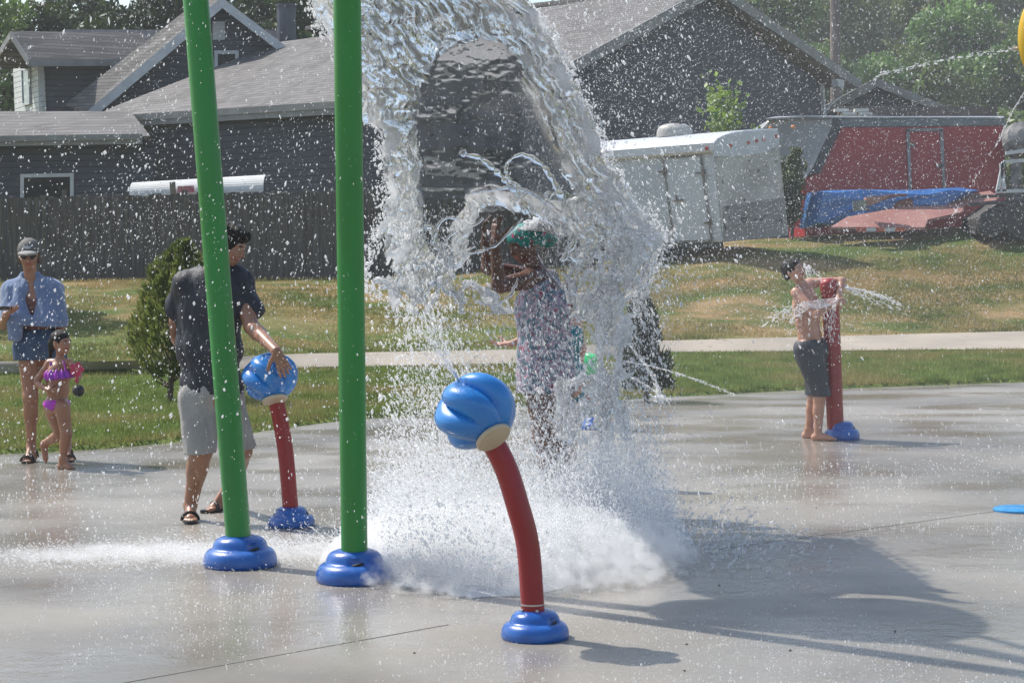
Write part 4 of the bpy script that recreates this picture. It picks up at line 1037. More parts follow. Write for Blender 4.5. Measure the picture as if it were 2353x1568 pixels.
# ---------------- implicit-surface bodies ----------------
def surfnets(D, org, h):
    S = D < 0
    c = np.zeros((D.shape[0] - 1, D.shape[1] - 1, D.shape[2] - 1), np.int8)
    sl_ = lambda a, n: slice(a, n - 1 + a)
    for i in (0, 1):
        for j in (0, 1):
            for k in (0, 1): c += S[sl_(i, D.shape[0]), sl_(j, D.shape[1]), sl_(k, D.shape[2])]
    act = (c > 0) & (c < 8); I, J, K = np.nonzero(act)
    idx = np.full(c.shape, -1, np.int32); idx[I, J, K] = np.arange(len(I))
    acc = np.zeros((len(I), 3), np.float32); cnt = np.zeros(len(I), np.float32)
    co = [(0, 0, 0), (1, 0, 0), (0, 1, 0), (1, 1, 0), (0, 0, 1), (1, 0, 1), (0, 1, 1), (1, 1, 1)]
    val = [D[I + a, J + b, K + c_] for a, b, c_ in co]
    for p, q in ((0, 1), (2, 3), (4, 5), (6, 7), (0, 2), (1, 3), (4, 6), (5, 7), (0, 4), (1, 5), (2, 6), (3, 7)):
        a, b = val[p], val[q]; m = (a < 0) != (b < 0); t = np.where(m, a / np.where(m, a - b, 1), 0)
        P0 = np.array(co[p], np.float32); P1 = np.array(co[q], np.float32)
        acc += (P0 + (P1 - P0) * t[:, None]) * m[:, None]; cnt += m
    V = np.stack([I, J, K], 1) + acc / cnt[:, None]; V = V * h + np.asarray(org)
    Fs = []
    for ax in range(3):
        o1, o2 = [a for a in range(3) if a != ax]
        s0 = [slice(None)] * 3; s1 = [slice(None)] * 3; s0[ax] = slice(0, -1); s1[ax] = slice(1, None)
        A = S[tuple(s0)]; B = S[tuple(s1)]; E = np.argwhere(A != B)
        E = E[(E[:, o1] > 0) & (E[:, o2] > 0) & (E[:, o1] < c.shape[o1]) & (E[:, o2] < c.shape[o2])]
        def g(d1, d2):
            q = E.copy(); q[:, o1] -= d1; q[:, o2] -= d2; return idx[q[:, 0], q[:, 1], q[:, 2]]
        q = np.stack([g(1, 1), g(0, 1), g(0, 0), g(1, 0)], 1)
        flip = A[E[:, 0], E[:, 1], E[:, 2]] != (ax == 1)
        q = np.where(flip[:, None], q, q[:, ::-1]); Fs.append(q)
    F = np.concatenate(Fs); F = F[(F >= 0).all(1)]
    return V, F
class Sdf:
    def __init__(s, lo, hi, h=.006):
        s.lo = np.asarray(lo, float); s.h = h; s.n = np.ceil((np.asarray(hi) - s.lo) / h).astype(int) + 1
        s.D = np.full(s.n, .5, np.float32); s.ax = [s.lo[i] + h * np.arange(s.n[i]) for i in range(3)]
    def _win(s, lo, hi):
        a = np.clip(np.floor((lo - s.lo) / s.h).astype(int), 0, s.n - 1); b = np.clip(np.ceil((hi - s.lo) / s.h).astype(int) + 1, 1, s.n)
        sl_ = tuple(slice(a[i], b[i]) for i in range(3))
        g_ = [s.ax[i][sl_[i]].astype(np.float32) for i in range(3)]
        return sl_, g_[0][:, None, None], g_[1][None, :, None], g_[2][None, None, :]
    def _mix(s, sl_, d, k, op):
        A = s.D[sl_]
        if op == 'cut':                       # smooth subtraction
            d = -d; h_ = np.clip(.5 - .5 * (A - d) / k, 0, 1); s.D[sl_] = A * (1 - h_) + d * h_ + k * h_ * (1 - h_)
        else:
            h_ = np.clip(.5 + .5 * (d - A) / k, 0, 1); s.D[sl_] = d * (1 - h_) + A * h_ - k * h_ * (1 - h_)
    def cap(s, a, b, ra, rb, k=.02, op='add', flat=None):
        a = np.asarray(a, float); b = np.asarray(b, float); m = max(ra, rb) + k + 3 * s.h
        sl_, X, Y, Z = s._win(np.minimum(a, b) - m, np.maximum(a, b) + m)
        ba = b - a; L2 = max(1e-9, ba @ ba); px, py, pz = X - a[0], Y - a[1], Z - a[2]
        t = np.clip((px * ba[0] + py * ba[1] + pz * ba[2]) / L2, 0, 1)
        d = np.sqrt((px - t * ba[0]) ** 2 + (py - t * ba[1]) ** 2 + (pz - t * ba[2]) ** 2) - (ra + (rb - ra) * t)
        s._mix(sl_, d, k, op); return s
    def ell(s, c, r, rot=None, k=.02, op='add'):
        c = np.asarray(c, float); r = np.asarray(r, float); m = r.max() + k + 3 * s.h
        sl_, X, Y, Z = s._win(c - m, c + m); R = np.eye(3) if rot is None else np.asarray(rot)   # columns are the local axes
        x, y, z = X - c[0], Y - c[1], Z - c[2]
        q = [(x * R[0, i] + y * R[1, i] + z * R[2, i]) for i in range(3)]
        k0 = np.sqrt(sum((q[i] / r[i]) ** 2 for i in range(3))); k1 = np.sqrt(sum((q[i] / r[i] ** 2) ** 2 for i in range(3))) + 1e-9
        s._mix(sl_, k0 * (k0 - 1) / k1, k, op); return s
    def ring(s, c, rot, a, b, tilt=0, **kw): return s
    def halfcut(s, p, n, k=.004):            # remove everything on the side the normal points to
        n = np.asarray(n, float); n = n / np.linalg.norm(n); X, Y, Z = s.ax[0][:, None, None], s.ax[1][None, :, None], s.ax[2][None, None, :]
        d = ((X - p[0]) * n[0] + (Y - p[1]) * n[1] + (Z - p[2]) * n[2]).astype(np.float32); s.D = np.maximum(s.D, d); return s
    def warp(s, fn): s.D = s.D + fn(s.ax[0][:, None, None], s.ax[1][None, :, None], s.ax[2][None, None, :]).astype(np.float32); return s
    def mesh(s): return surfnets(s.D, s.lo, s.h)
def nrm(v): v = np.asarray(v, float); return v / np.linalg.norm(v)
def sdf_obj(name, sd, mats, parent, colour=None, label=None):
    V, F = sd.mesh()
    if not isinstance(mats, (list, tuple)): mats = [mats]
    mi = colour(V[F].mean(1)) if colour is not None else None
    me = mesh_np(name, V, F, True, mats, mi)
    return obj(name, me, mats[0], parent=parent, label=label)
def frame(f, up=(0, 0, 1)):
    """columns: right, forward, up of a thing that faces F"""
    f = nrm(f); r = nrm(np.cross(f, up)); u = np.cross(r, f); return np.stack([r, f, u], 1)
def add_head(S, c, Fm, s=1.0, adult=1.0):
    """c: head centre (mid skull height); Fm: frame; s: head height / 0.225"""
    g_ = lambda x, y, z: c + Fm @ (np.array([x, y, z]) * s)
    S.ell(g_(0, -.012, .022), np.array([.074, .093, .088]) * s, Fm, .01)
    S.ell(g_(0, .018, -.028), np.array([.060, .070, .082]) * s, Fm, .025)
    S.ell(g_(0, .052, -.082), np.array([.030, .026, .024]) * s, Fm, .02)         # chin
    for sx in (-1, 1):
        S.ell(g_(sx * .036, .058, -.030), np.array([.022, .020, .020]) * s, Fm, .02)   # cheek
        S.ell(g_(sx * .031, .088, .004), np.array([.017, .015, .011]) * s, Fm, .008, 'cut')   # socket
        S.ell(g_(sx * .031, .071, .003), np.array([.0125, .0125, .0115]) * s, Fm, .002)
        S.ell(g_(sx * .076, -.008, -.005), np.array([.009, .017, .030]) * s, Fm, .006)   # ear
    S.cap(g_(-.045, .070, .022), g_(.045, .070, .022), .012 * s, .012 * s, .014)     # brow
    S.cap(g_(0, .082, .004), g_(0, .101, -.028), .0075 * s, .0115 * s, .009)         # nose
    for sx in (-1, 1): S.ell(g_(sx * .010, .090, -.030), np.array([.008, .009, .007]) * s, Fm, .006)
    S.cap(g_(-.019, .080, -.052), g_(.019, .080, -.052), .0062 * s, .0062 * s, .006)   # lips
    S.cap(g_(-.015, .078, -.062), g_(.015, .078, -.062), .0068 * s, .0068 * s, .006)
    return g_
def head_colour(c, Fm, s):
    """0 skin, 1 lips, 2 eye white, 3 iris, 4 brow"""
    def fn(C, mi):
        q = (C - c) @ Fm / s; x, y, z = q[:, 0], q[:, 1], q[:, 2]; front = y > .055
        mi[front & (np.abs(x) < .024) & (z < -.047) & (z > -.067) & (y > .074)] = 1
        ey = front & (np.abs(np.abs(x) - .031) < .0125) & (np.abs(z - .003) < .006); mi[ey] = 2
        mi[front & (np.abs(np.abs(x) - .031) < .0055) & (np.abs(z - .003) < .007)] = 3
        mi[front & (np.abs(np.abs(x) - .033) < .021) & (np.abs(z - .024 + np.abs(np.abs(x) - .03) * .2) < .004)] = 4
        return mi
    return fn
def add_hand(S, w_, d, n, s=1.0, curl=.35, side=1, spread=.12, fist=None, thumb=None):
    """w_: wrist; d: the way the fingers go; n: the way the palm faces; side: +1 thumb on cross(d,n)"""
    d = nrm(d); n = nrm(n - d * np.dot(n, d)); t = np.cross(d, n) * side
    L_ = .085 * s
    for k_ in (-1.35, -.45, .45, 1.35):
        S.cap(w_ + t * k_ * .010 * s, w_ + d * L_ + t * k_ * .0195 * s, .0145 * s, .0115 * s, .012)
    base = w_ + d * (L_ - .004 * s)
    for i, (k_, ln, rr_) in enumerate(((1.4, .070, .0092), (.47, .080, .0095), (-.47, .074, .009), (-1.4, .058, .0082))):
        p = base + t * k_ * .0205 * s; dd = nrm(d + t * spread * (k_ / 1.4)); cu = curl * (1 + .18 * i)
        for j, fr in enumerate((.45, .32, .25)):
            cu_ = cu * (.55 if j == 0 else 1.0)
            dd = nrm(dd * math.cos(cu_) + n * math.sin(cu_)); q = p + dd * ln * s * fr
            S.cap(p, q, rr_ * s * (1 - .06 * j), rr_ * s * (.93 - .08 * j), .003); p = q
    p = w_ + d * .022 * s + t * .024 * s; dd = nrm(d * .55 + t * .75 + n * .35) if thumb is None else nrm(thumb)
    for j, ln in enumerate((.038, .032, .026)):
        q = p + dd * ln * s; S.cap(p, q, (.0145 - .002 * j) * s, (.0125 - .002 * j) * s, .006); p = q
        dd = nrm(dd + n * curl * .5 + d * .25)
def add_foot(S, ankle, toe_dir, s=1.0, L_=.25, flat=True, sole=None, floor=0.0):
    """a foot that stands on the ground at z=floor or points along toe_dir"""
    d = nrm(toe_dir); a = np.asarray(ankle, float); up = nrm(np.cross(np.cross(d, [0, 0, 1.0]), d)) if abs(d[2]) < .95 else np.array([0, 0, 1.0])
    if flat: heel = np.array([a[0], a[1], floor + .030 * s]) - d * .035 * s
    else: heel = a - up * .055 * s - d * .03 * s
    side = np.cross(d, up)
    ball = heel + d * (L_ * .66) * s - up * .008 * s; toe = heel + d * (L_ * .86) * s - up * .012 * s
    S.cap(a, heel + d * .01, .034 * s, .031 * s, .02); S.cap(heel, ball + side * .008 * s, .030 * s, .022 * s, .02); S.cap(heel, ball - side * .014 * s, .028 * s, .020 * s, .02)
    S.cap(a + d * .015, ball + up * .006, .030 * s, .020 * s, .025)
    for i in range(5):
        k_ = (-2 + i) * .0155 * s; rr_ = (.0125 - .0013 * i) * s
        S.cap(ball + side * k_, toe + side * k_ * 1.08 - d * .008 * abs(i - .7) * s, rr_, rr_ * .95, .006)
def limb(S, a, b, c, ra, rb, rc, k=.02, bulge=0.0, bdir=(0, 0, 0)):
    a, b, c = map(np.asarray, (a, b, c)); S.cap(a, b, ra, rb, k); S.cap(b, c, rb, rc, k)
    if bulge: m = b + (c - b) * .30 + np.asarray(bdir) * rb * .3; S.ell(m, np.array([bulge, bulge, np.linalg.norm(c - b) * .28]), frame(np.cross(nrm(c - b), [1, 0, .01]), nrm(c - b)), k)

def skin(name, c1, c2): return pm(name, c1, c2, 9, .42, sss=.15, coat=.15, bump=.04, bscale=150)
M['skin_light'] = skin('wet_light_skin', (.50, .27, .19), (.42, .21, .14))
M['skin_tan'] = skin('tanned_skin', (.36, .17, .10), (.29, .13, .075))
M['skin_olive'] = skin('olive_skin', (.34, .17, .105), (.28, .135, .08))
M['skin_dark'] = skin('wet_dark_skin', (.135, .058, .036), (.095, .042, .028))
M['lip'] = pm('lips', (.32, .08, .07), None, 9, .4)
M['eye'] = pm('eye_white', (.6, .58, .55), None, 9, .2)
M['iris'] = pm('dark_iris', (.015, .01, .008), None, 9, .1)
M['brow'] = pm('dark_brow_hair', (.02, .014, .01), None, 9, .7)
M['hair'] = pm('dark_hair', (.006, .005, .005), (.018, .013, .011), 30, .5, spec=.25, bump=.6, bscale=60, stretch=(5, 5, .6))
M['hair_brown'] = pm('brown_hair', (.045, .025, .015), (.08, .05, .03), 30, .4, bump=.6, bscale=60, stretch=(5, 5, .6))
SK = lambda m: [M[m], M['lip'], M['eye'], M['iris'], M['brow']]
def folds(amp, fx=9, fz=3.0, seed=0):
    def fn(X, Y, Z):
        return amp * (vn(X * fx + Z * 2 + seed, Y * fx, Z * fz) + .6 * (1 - 2 * np.abs(vn(X * fx * 1.7 + seed + Z * 3, Y * fx * 1.7, Z * fz * 1.3))))
    return fn
def hair_obj(parent, c, Fm, s, mat, prims, cuts, name='hair', h=.005, amp=.004, fr=60):
    g_ = lambda x, y, z: c + Fm @ (np.array([x, y, z]) * s)
    S = Sdf(c - .22 * s - .02, c + .22 * s + .02, h)
    for q in prims:
        if q[0] == 'e': S.ell(g_(*q[1]), np.array(q[2]) * s, Fm, .012)
        else: S.cap(g_(*q[1]), g_(*q[2]), q[3] * s, q[4] * s, .012)
    S.warp(lambda X, Y, Z: amp * s * vn(X * fr, Y * fr, Z * fr * .35))
    for q in cuts: S.ell(g_(*q[0]), np.array(q[1]) * s, Fm, .006, 'cut')
    return sdf_obj(name, S, mat, parent)

# ===== boy hugging the red post =====
Yq = b3[1] - .06
J = lambda x, y, dy=0.0: P(x, y, Yq + dy)
boy = thing('person', (J(1885, 1020)[0], Yq, 0), 'shirtless boy in dark grey shorts leaning back and hugging the red spray post', 'person')
lo = J(1775, 1045, -.4); hi = J(1960, 575, .35); S = Sdf([lo[0], Yq - .42, -.01], [hi[0], Yq + .38, hi[2] + .03], .0056)
shL, shR = J(1829, 672, -.10), J(1862, 650, .12); hipL, hipR = J(1852, 800, -.06), J(1876, 800, .06)
chest = J(1851, 703, .0); waist = J(1860, 768)
Rt = frame(nrm(np.array([.55, -.8, .0])), nrm(J(1845, 650) - J(1864, 800)))
S.ell(chest, (.135, .090, .165), Rt, .03); S.ell(J(1856, 742), (.118, .082, .12), Rt, .04); S.ell(waist + [0, 0, -.02], (.115, .085, .10), Rt, .04); S.ell(J(1864, 812), (.13, .10, .10), Rt, .04)
S.cap(shL + [.01, 0, -.01], shR + [-.01, 0, -.01], .052, .052, .03)
hc_ = J(1822, 621, -.02); Fh = frame(nrm([.72, -.62, .30]), nrm([-.42, -.05, .9]))
S.cap(J(1848, 662, .0), J(1832, 638, -.01), .046, .042, .03)
add_head(S, hc_, Fh, .94)
limb(S, hipL, J(1882, 915, -.07), J(1878, 1000, -.05), .082, .050, .031, .02, .043, (-.4, .3, 0)); add_foot(S, J(1879, 1000, -.05), (.88, -.47, 0), .86)
limb(S, hipR, J(1868, 915, .10), J(1857, 985, .16), .078, .048, .031, .02, .041, (-.4, .3, 0)); add_foot(S, J(1856, 985, .16), (.8, -.55, 0), .84)
# far arm reaches along the top of the post, forearm folds down round it
el = J(1934, 645, .05); wr = J(1924, 690, -.085)
S.cap(shR, el, .043, .034, .02); S.cap(el, wr, .034, .025, .015); add_hand(S, wr, nrm([-.75, -.1, -.35]), nrm([0.05, 1, 0]), .84, .55, 1)
# near arm across the post below the head
el2 = J(1875, 722, -.26); wr2 = J(1921, 694, -.16)
S.cap(shL, el2, .045, .036, .02); S.cap(el2, wr2, .036, .026, .015); add_hand(S, wr2, nrm([.75, .35, .12]), nrm([-.3, .9, -.1]), .84, .6, -1)
hcf = head_colour(hc_, Fh, .94)
sdf_obj('body', S, SK('skin_light'), boy, lambda C: hcf(C, np.zeros(len(C), np.int32)))
hair_obj(boy, hc_, Fh, .94, M['hair'], [('e', (0, -.016, .030), (.081, .098, .088)), ('e', (0, -.05, -.02), (.07, .06, .07)), ('c', (-.05, .06, .075), (.02, .085, .045), .016, .012), ('c', (.04, .06, .07), (.0, .088, .042), .014, .01)],
         [((0, .085, -.035), (.066, .062, .088)), ((0, .0, -.12), (.12, .12, .075))])
S = Sdf([J(1805, 0)[0], Yq - .25, J(0, 925)[2]], [J(1925, 0)[0], Yq + .28, J(0, 760)[2]], .0056)
S.ell(J(1862, 808), (.158, .128, .13), Rt, .04); S.cap(hipL, J(1886, 905, -.07), .112, .088, .04); S.cap(hipR, J(1873, 905, .08), .108, .085, .04); S.cap(J(1862,815), J(1880,870), .115, .10, .04)
S.warp(folds(.008, 9, 4, 2)); S.warp(folds(.003, 22, 8, 2)); S.halfcut(J(1862, 779), nrm([-.12, 0, 1])); S.halfcut(J(1886, 908), (.05, 0, -1))
sdf_obj('shorts', S, pm('wet_charcoal_swim_shorts', (.028, .032, .042), (.045, .05, .062), 8, .6, bump=.3, bscale=200), boy)

# ===== woman with towel =====
Yq = 15.3
J = lambda x, y, dy=0.0: P(x, y, Yq + dy)
wo_ = thing('person', (J(110, 1050)[0], Yq, 0), 'woman in grey cap with a blue towel over her shoulders and denim shorts', 'person')
lo = J(-30, 0); hi = J(190, 540); S = Sdf([lo[0], Yq - .42, -.01], [hi[0], Yq + .3, hi[2] + .04], .006)
hipL, hipR = J(66, 800, 0), J(113, 800, .02); kL, kR = J(70, 912, -.03), J(131, 915, .05); aL, aR = J(72, 1026, .02), J(154, 1024, .08)
S.ell(J(82, 700), (.155, .105, .17), None, .04); S.ell(J(86, 745), (.125, .095, .14), None, .04); S.ell(J(89, 792), (.165, .115, .12), None, .04)
S.cap(J(30, 662), J(116, 660), .058, .058, .03); S.cap(J(72, 655), J(69, 620, -.02), .055, .05, .03)
limb(S, hipL, kL, aL, .092, .056, .034, .025, .052, (0, .3, 0)); limb(S, hipR, kR, aR, .092, .056, .034, .025, .052, (0, .3, 0))
add_foot(S, aL, (-.05, -1, 0), .95); add_foot(S, aR, (.35, -1, 0), .95)
hc_ = J(67, 587, -.02); Fh = frame(nrm([.12, -1, -.12])); add_head(S, hc_, Fh, 1.0)
S.cap(J(24, 668), J(8, 745, -.05), .048, .038, .02); S.cap(J(8, 745, -.05), J(14, 722, -.28), .038, .027, .02); add_hand(S, J(14, 722, -.28), nrm([.6, -.5, .25]), nrm([0.1, -.2, 1]), .9, .3, -1)
S.cap(J(122, 668), J(140, 745, .02), .046, .036, .02); S.cap(J(140, 745, .02), J(134, 772, -.06), .036, .027, .02); add_hand(S, J(134, 772, -.06), nrm([-.1, -.3, -1]), nrm([-1, 0, 0]), .9, .3, 1)
hcf = head_colour(hc_, Fh, 1.0)
sdf_obj('body', S, SK('skin_tan'), wo_, lambda C: hcf(C, np.zeros(len(C), np.int32)))
hair_obj(wo_, hc_, Fh, 1.0, M['hair_brown'], [('e', (0, -.03, .015), (.082, .085, .08)), ('e', (0, -.09, -.03), (.06, .045, .05)), ('c', (-.07, .0, .01), (-.075, .01, -.09), .022, .010), ('c', (.07, -.02, .01), (.07, -.03, -.07), .02, .012)], [((0, .085, -.04), (.072, .075, .12)), ((0, .02, -.12), (.12, .12, .07))])
# cap
S = Sdf(hc_ - .24, hc_ + .24, .005); g_ = lambda x, y, z: hc_ + Fh @ np.array([x, y, z])
S.ell(g_(0, -.012, .040), (.091, .105, .098), Fh, .01); S.halfcut(g_(0, 0, .030), Fh @ np.array([0, -.12, -1]))
S2 = S
capm = pm('grey_cap_cloth', (.10, .095, .09), (.15, .145, .135), 10, .8, bump=.3, bscale=180)
cp = sdf_obj('cap', S, capm, wo_)
S = Sdf(hc_ - .24, hc_ + .24, .005); S.ell(g_(0, .105, .028), (.074, .085, .022), Fh, .01); S.ell(g_(0, .09, -.004), (.10, .14, .026), Fh, .01, 'cut'); S.halfcut(g_(0, .07, 0), Fh @ np.array([0, -1, 0]))
sdf_obj('cap_brim', S, pm('cap_brim_cloth', (.30, .29, .27), (.22, .21, .20), 8, .8), cp)
mb = MB(); q = g_(0, .103, .075)
for a, b in (((-.035, .088), (-.012, .072)), ((-.012, .072), (0, .080)), ((0, .080), (.012, .072)), ((.012, .072), (.035, .088)), ((-.022, .066), (0, .074)), ((0, .074), (.022, .066)), ((0, .088), (0, .060))):
    def onc(u, v): 
        y = -.012 + .107 * math.sqrt(max(0, 1 - (u / .091) ** 2 - ((v - .04) / .098) ** 2)); return g_(u, y, v)
    mb.bar(onc(*a), onc(*b), .0045, .003, up=Fh[:, 1])
obj('cap_emblem', mb, M['trim'], parent=cp)
# sunglasses
mb = MB()
for sx in (-1, 1): mb.lathe([(.02, -.002), (.023, 0), (.02, .004)], g_(sx * .031, .088, .002), 14, axis=Fh[:, 1])
mb.bar(g_(-.06, .075, .008), g_(.06, .075, .008), .003, .012); obj('sunglasses', mb, M['black'], parent=wo_)
# tank top
S = Sdf([lo[0], Yq - .25, J(0, 800)[2]], [hi[0], Yq + .25, J(0, 640)[2]], .006)
S.ell(J(82, 704), (.165, .116, .16), None, .04); S.ell(J(86, 745), (.138, .108, .14), None, .04); S.ell(J(72, 655, -.12), (.075, .07, .11), None, .01, 'cut'); S.halfcut(J(0, 762), (0, 0, -1)); S.halfcut(J(0, 672), (0, 0, 1))
sdf_obj('tank_top', S, pm('brown_print_top', (.10, .035, .03), (.22, .09, .07), 30, .7), wo_)
# shorts
S = Sdf([J(10, 0)[0], Yq - .25, J(0, 850)[2]], [J(150, 0)[0], Yq + .28, J(0, 740)[2]], .006)
S.ell(J(89, 785), (.185, .145, .15), None, .03); S.cap(hipL, J(67, 822, -.01), .124, .118, .03); S.cap(hipR, J(118, 822, .02), .124, .118, .03); S.cap(J(70,800), J(112,800), .13, .13, .03)
S.warp(folds(.005, 10, 5, 7)); S.halfcut(J(0, 752), (0, 0, 1)); S.halfcut(J(90, 826), (0, 0, -1))
sdf_obj('denim_shorts', S, pm('blue_denim', (.035, .065, .12), (.06, .10, .17), 12, .8, bump=.3, bscale=220), wo_)
# towel
S = Sdf([J(-45, 0)[0], Yq - .40, J(0, 800)[2]], [J(185, 0)[0], Yq + .30, J(0, 625)[2]], .006)
S.cap(J(30, 668, .03), J(118, 666, .03), .085, .085, .03)
S.cap(J(28, 670), J(26, 760, -.06), .088, .105, .04); S.cap(J(120, 668), J(124, 735, -.03), .092, .118, .05)
S.cap(J(46, 655, -.02), J(46, 735, -.13), .062, .085, .04); S.cap(J(100, 655, -.02), J(104, 745, -.12), .066, .10, .05); S.cap(J(62, 640, .02), J(50, 665, -.06), .045, .05, .03); S.cap(J(84, 640, .02), J(98, 665, -.05), .045, .055, .03)
S.ell(J(74, 690, .07), (.22, .09, .17), None, .04)
S.cap(J(50, 640, .03), J(56, 628, -.01), .04, .035, .03); S.cap(J(88, 640, .03), J(82, 628, -.01), .04, .035, .03)
S.warp(folds(.011, 8, 1.2, 4)); S.warp(folds(.004, 20, 5, 2))
S.cap(J(71, 632, -.16), J(71, 690, -.24), .052, .062, .012, 'cut'); S.cap(J(71, 690, -.24), J(76, 790, -.26), .062, .070, .012, 'cut')
S.halfcut(J(100, 748), nrm([-.06, 0, -1]))
tw = sdf_obj('towel', S, pm('blue_terry_towel', (.13, .19, .33), (.18, .25, .41), 6, .95, bump=.9, bscale=160, sheen=.4), wo_)
S = Sdf([J(0, 0)[0], Yq - .30, J(0, 800)[2]], [J(75, 0)[0], Yq + .05, J(0, 715)[2]], .006)
S.cap(J(34, 730, -.15), J(38, 770, -.15), .07, .05, .02); S.cap(J(34, 735, -.15), J(22, 779, -.15), .05, .012, .02); S.warp(folds(.008, 9, 2, 5))
sdf_obj('towel_end', S, MATS['blue_terry_towel'], tw)
# phone
mb = MB(); mb.box(J(6, 708, -.34), (.075, .038, .006), rot=frame([.2, -1, .3]))
o = obj('phone', mb, M['black'], bevel=.003); tag(o, 'dark phone held flat in the hand of the woman with the towel', 'phone')
# sandals
sm = pm('dark_sandal_leather', (.03, .02, .015), (.05, .035, .025), 10, .6)
def sandal(parent, a, d, s=1.0, L_=.26):
    d = nrm(d); sd_ = np.cross(d, [0, 0, 1]); h0 = np.array([a[0], a[1], 0]) - d * .06 * s; mb = MB(); n = 20; o1 = []
    for i in range(n):
        t = i / n * 2 * math.pi; u = math.cos(t) * L_ / 2 * s; w_ = math.sin(t) * (.042 + .008 * math.cos(t)) * s; o1.append(h0 + d * (L_ / 2 * s + u) + sd_ * w_ + [0, 0, .002])
    mb.prism(o1[::-1], (0, 0, .018)); return mb, h0, d, sd_
def sandal_obj(parent, a, d, s=1.0, mat=None, thong=False):
    mb, h0, d, sd_ = sandal(parent, a, d, s); o = obj('sandal', mb, mat or sm, parent=parent)
    mb = MB()
    for u, hh in (((.15, .052), (.20, .040)) if not thong else ((.17, .045),)):
        pts = [h0 + d * u * s + sd_ * .046 * s * math.cos(t) + np.array([0, 0, .015 + hh * s * math.sin(t)]) for t in np.linspace(0, math.pi, 9)]
        mb.tube(pts, .009 * s, 6)
    if not thong:
        pts = [h0 + d * (.03 + .03 * math.sin(t)) * s + sd_ * .045 * s * math.cos(t) + np.array([0, 0, .03 + .085 * s * math.sin(t)]) for t in np.linspace(0, math.pi, 9)]; mb.tube(pts, .008 * s, 6)
    obj('strap', mb, mat or sm, parent=o)
sandal_obj(wo_, aL, (-.05, -1, 0)); sandal_obj(wo_, aR, (.35, -1, 0))

# ===== girl in bikini =====
Yq = 14.75
J = lambda x, y, dy=0.0: P(x, y, Yq + dy)
gi = thing('person', (J(146, 1070)[0], Yq, 0), 'little girl in a pink and purple bikini walking beside the woman', 'person')
S = Sdf([J(60, 0)[0], Yq - .35, -.01], [J(215, 0)[0], Yq + .35, J(0, 735)[2]], .0055)
Rt = frame(nrm([.65, -.76, 0]))
hipL, hipR = J(118, 936, .03), J(143, 936, -.05)
S.ell(J(137, 858), (.098, .075, .10), Rt, .03); S.ell(J(133, 896), (.088, .072, .09), Rt, .03); S.ell(J(130, 928), (.10, .085, .075), Rt, .03)
S.cap(J(115, 834, .03), J(156, 833, -.03), .036, .036, .02); S.cap(J(136, 835), J(138, 812), .033, .03, .02)
limb(S, hipR, J(152, 996, -.06), J(144, 1054, -.04), .062, .043, .027, .02, .037, (0, .2, 0)); add_foot(S, J(143, 1054, -.04), (.85, -.5, 0), .62)
limb(S, hipL, J(138, 997, .05), J(102, 1018, .14), .060, .042, .026, .02, .036, (0, 0, -.3)); add_foot(S, J(101, 1018, .14), (.15, -.1, -1), .60, flat=False)
hc_ = J(140, 786, -.01); Fh = frame(nrm([.86, -.50, -.08])); hs_ = .80; add_head(S, hc_, Fh, hs_)
S.cap(J(113, 836, .02), J(82, 878, .04), .031, .027, .015); S.cap(J(82, 878, .04), J(112, 897, -.08), .027, .019, .015); add_hand(S, J(112, 897, -.08), nrm([.8, -.3, .0]), nrm([.2, 1, 0]), .6, .3, 1)
S.cap(J(158, 835, -.03), J(180, 862, -.02), .030, .026, .015); S.cap(J(180, 862, -.02), J(178, 872, -.18), .026, .019, .015); add_hand(S, J(178, 872, -.18), nrm([.1, -.5, .55]), nrm([-.9, -.2, 0]), .6, .8, 1)
hcf = head_colour(hc_, Fh, hs_)
sdf_obj('body', S, SK('skin_tan'), gi, lambda C: hcf(C, np.zeros(len(C), np.int32)))
hair_obj(gi, hc_, Fh, hs_, M['hair'], [('e', (0, -.016, .030), (.083, .100, .088)), ('e', (0, -.09, -.02), (.06, .05, .06)), ('c', (0, -.11, -.04), (.0, -.13, -.16), .035, .015)],
         [((0, .10, -.03), (.07, .072, .082)), ((0, .06, -.12), (.12, .10, .085))])
S = Sdf([J(85, 0)[0], Yq - .2, J(0, 900)[2]], [J(200, 0)[0], Yq + .2, J(0, 825)[2]], .005)
S.ell(J(138, 862), (.118, .096, .062), Rt, .02)
S.warp(lambda X, Y, Z: .010 * np.sin(np.arctan2(Y - Yq, X - J(138, 862)[0]) * 13 + Z * 10)); S.halfcut(J(0, 885), (.1, 0, -1)); S.halfcut(J(138, 843), nrm([-.18, 0, 1]))
bik = pm('pink_purple_bikini', (.62, .03, .36), (.22, .06, .52), 5, .5)
top_ = sdf_obj('bikini_top', S, bik, gi)
mb = MB(); mb.tube([J(118, 860, -.05), J(116, 832, -.05), J(122, 830, .03)], .006, 6); mb.tube([J(150, 850, -.1), J(146, 828, -.06)], .006, 6); obj('strap', mb, MATS['pink_purple_bikini'], parent=top_)
S = Sdf([J(85, 0)[0], Yq - .2, J(0, 960)[2]], [J(180, 0)[0], Yq + .2, J(0, 905)[2]], .005)
S.ell(J(130, 929), (.107, .092, .068), Rt, .02); S.cap(hipL + [0, 0, -.07], J(88, 1000), .085, .085, .01, 'cut') if False else None
S.halfcut(J(130, 916), (0.05, 0, 1)); S.halfcut(J(130, 941), (-.45, .1, -1)); sdf_obj('bikini_bottom', S, bik, gi)
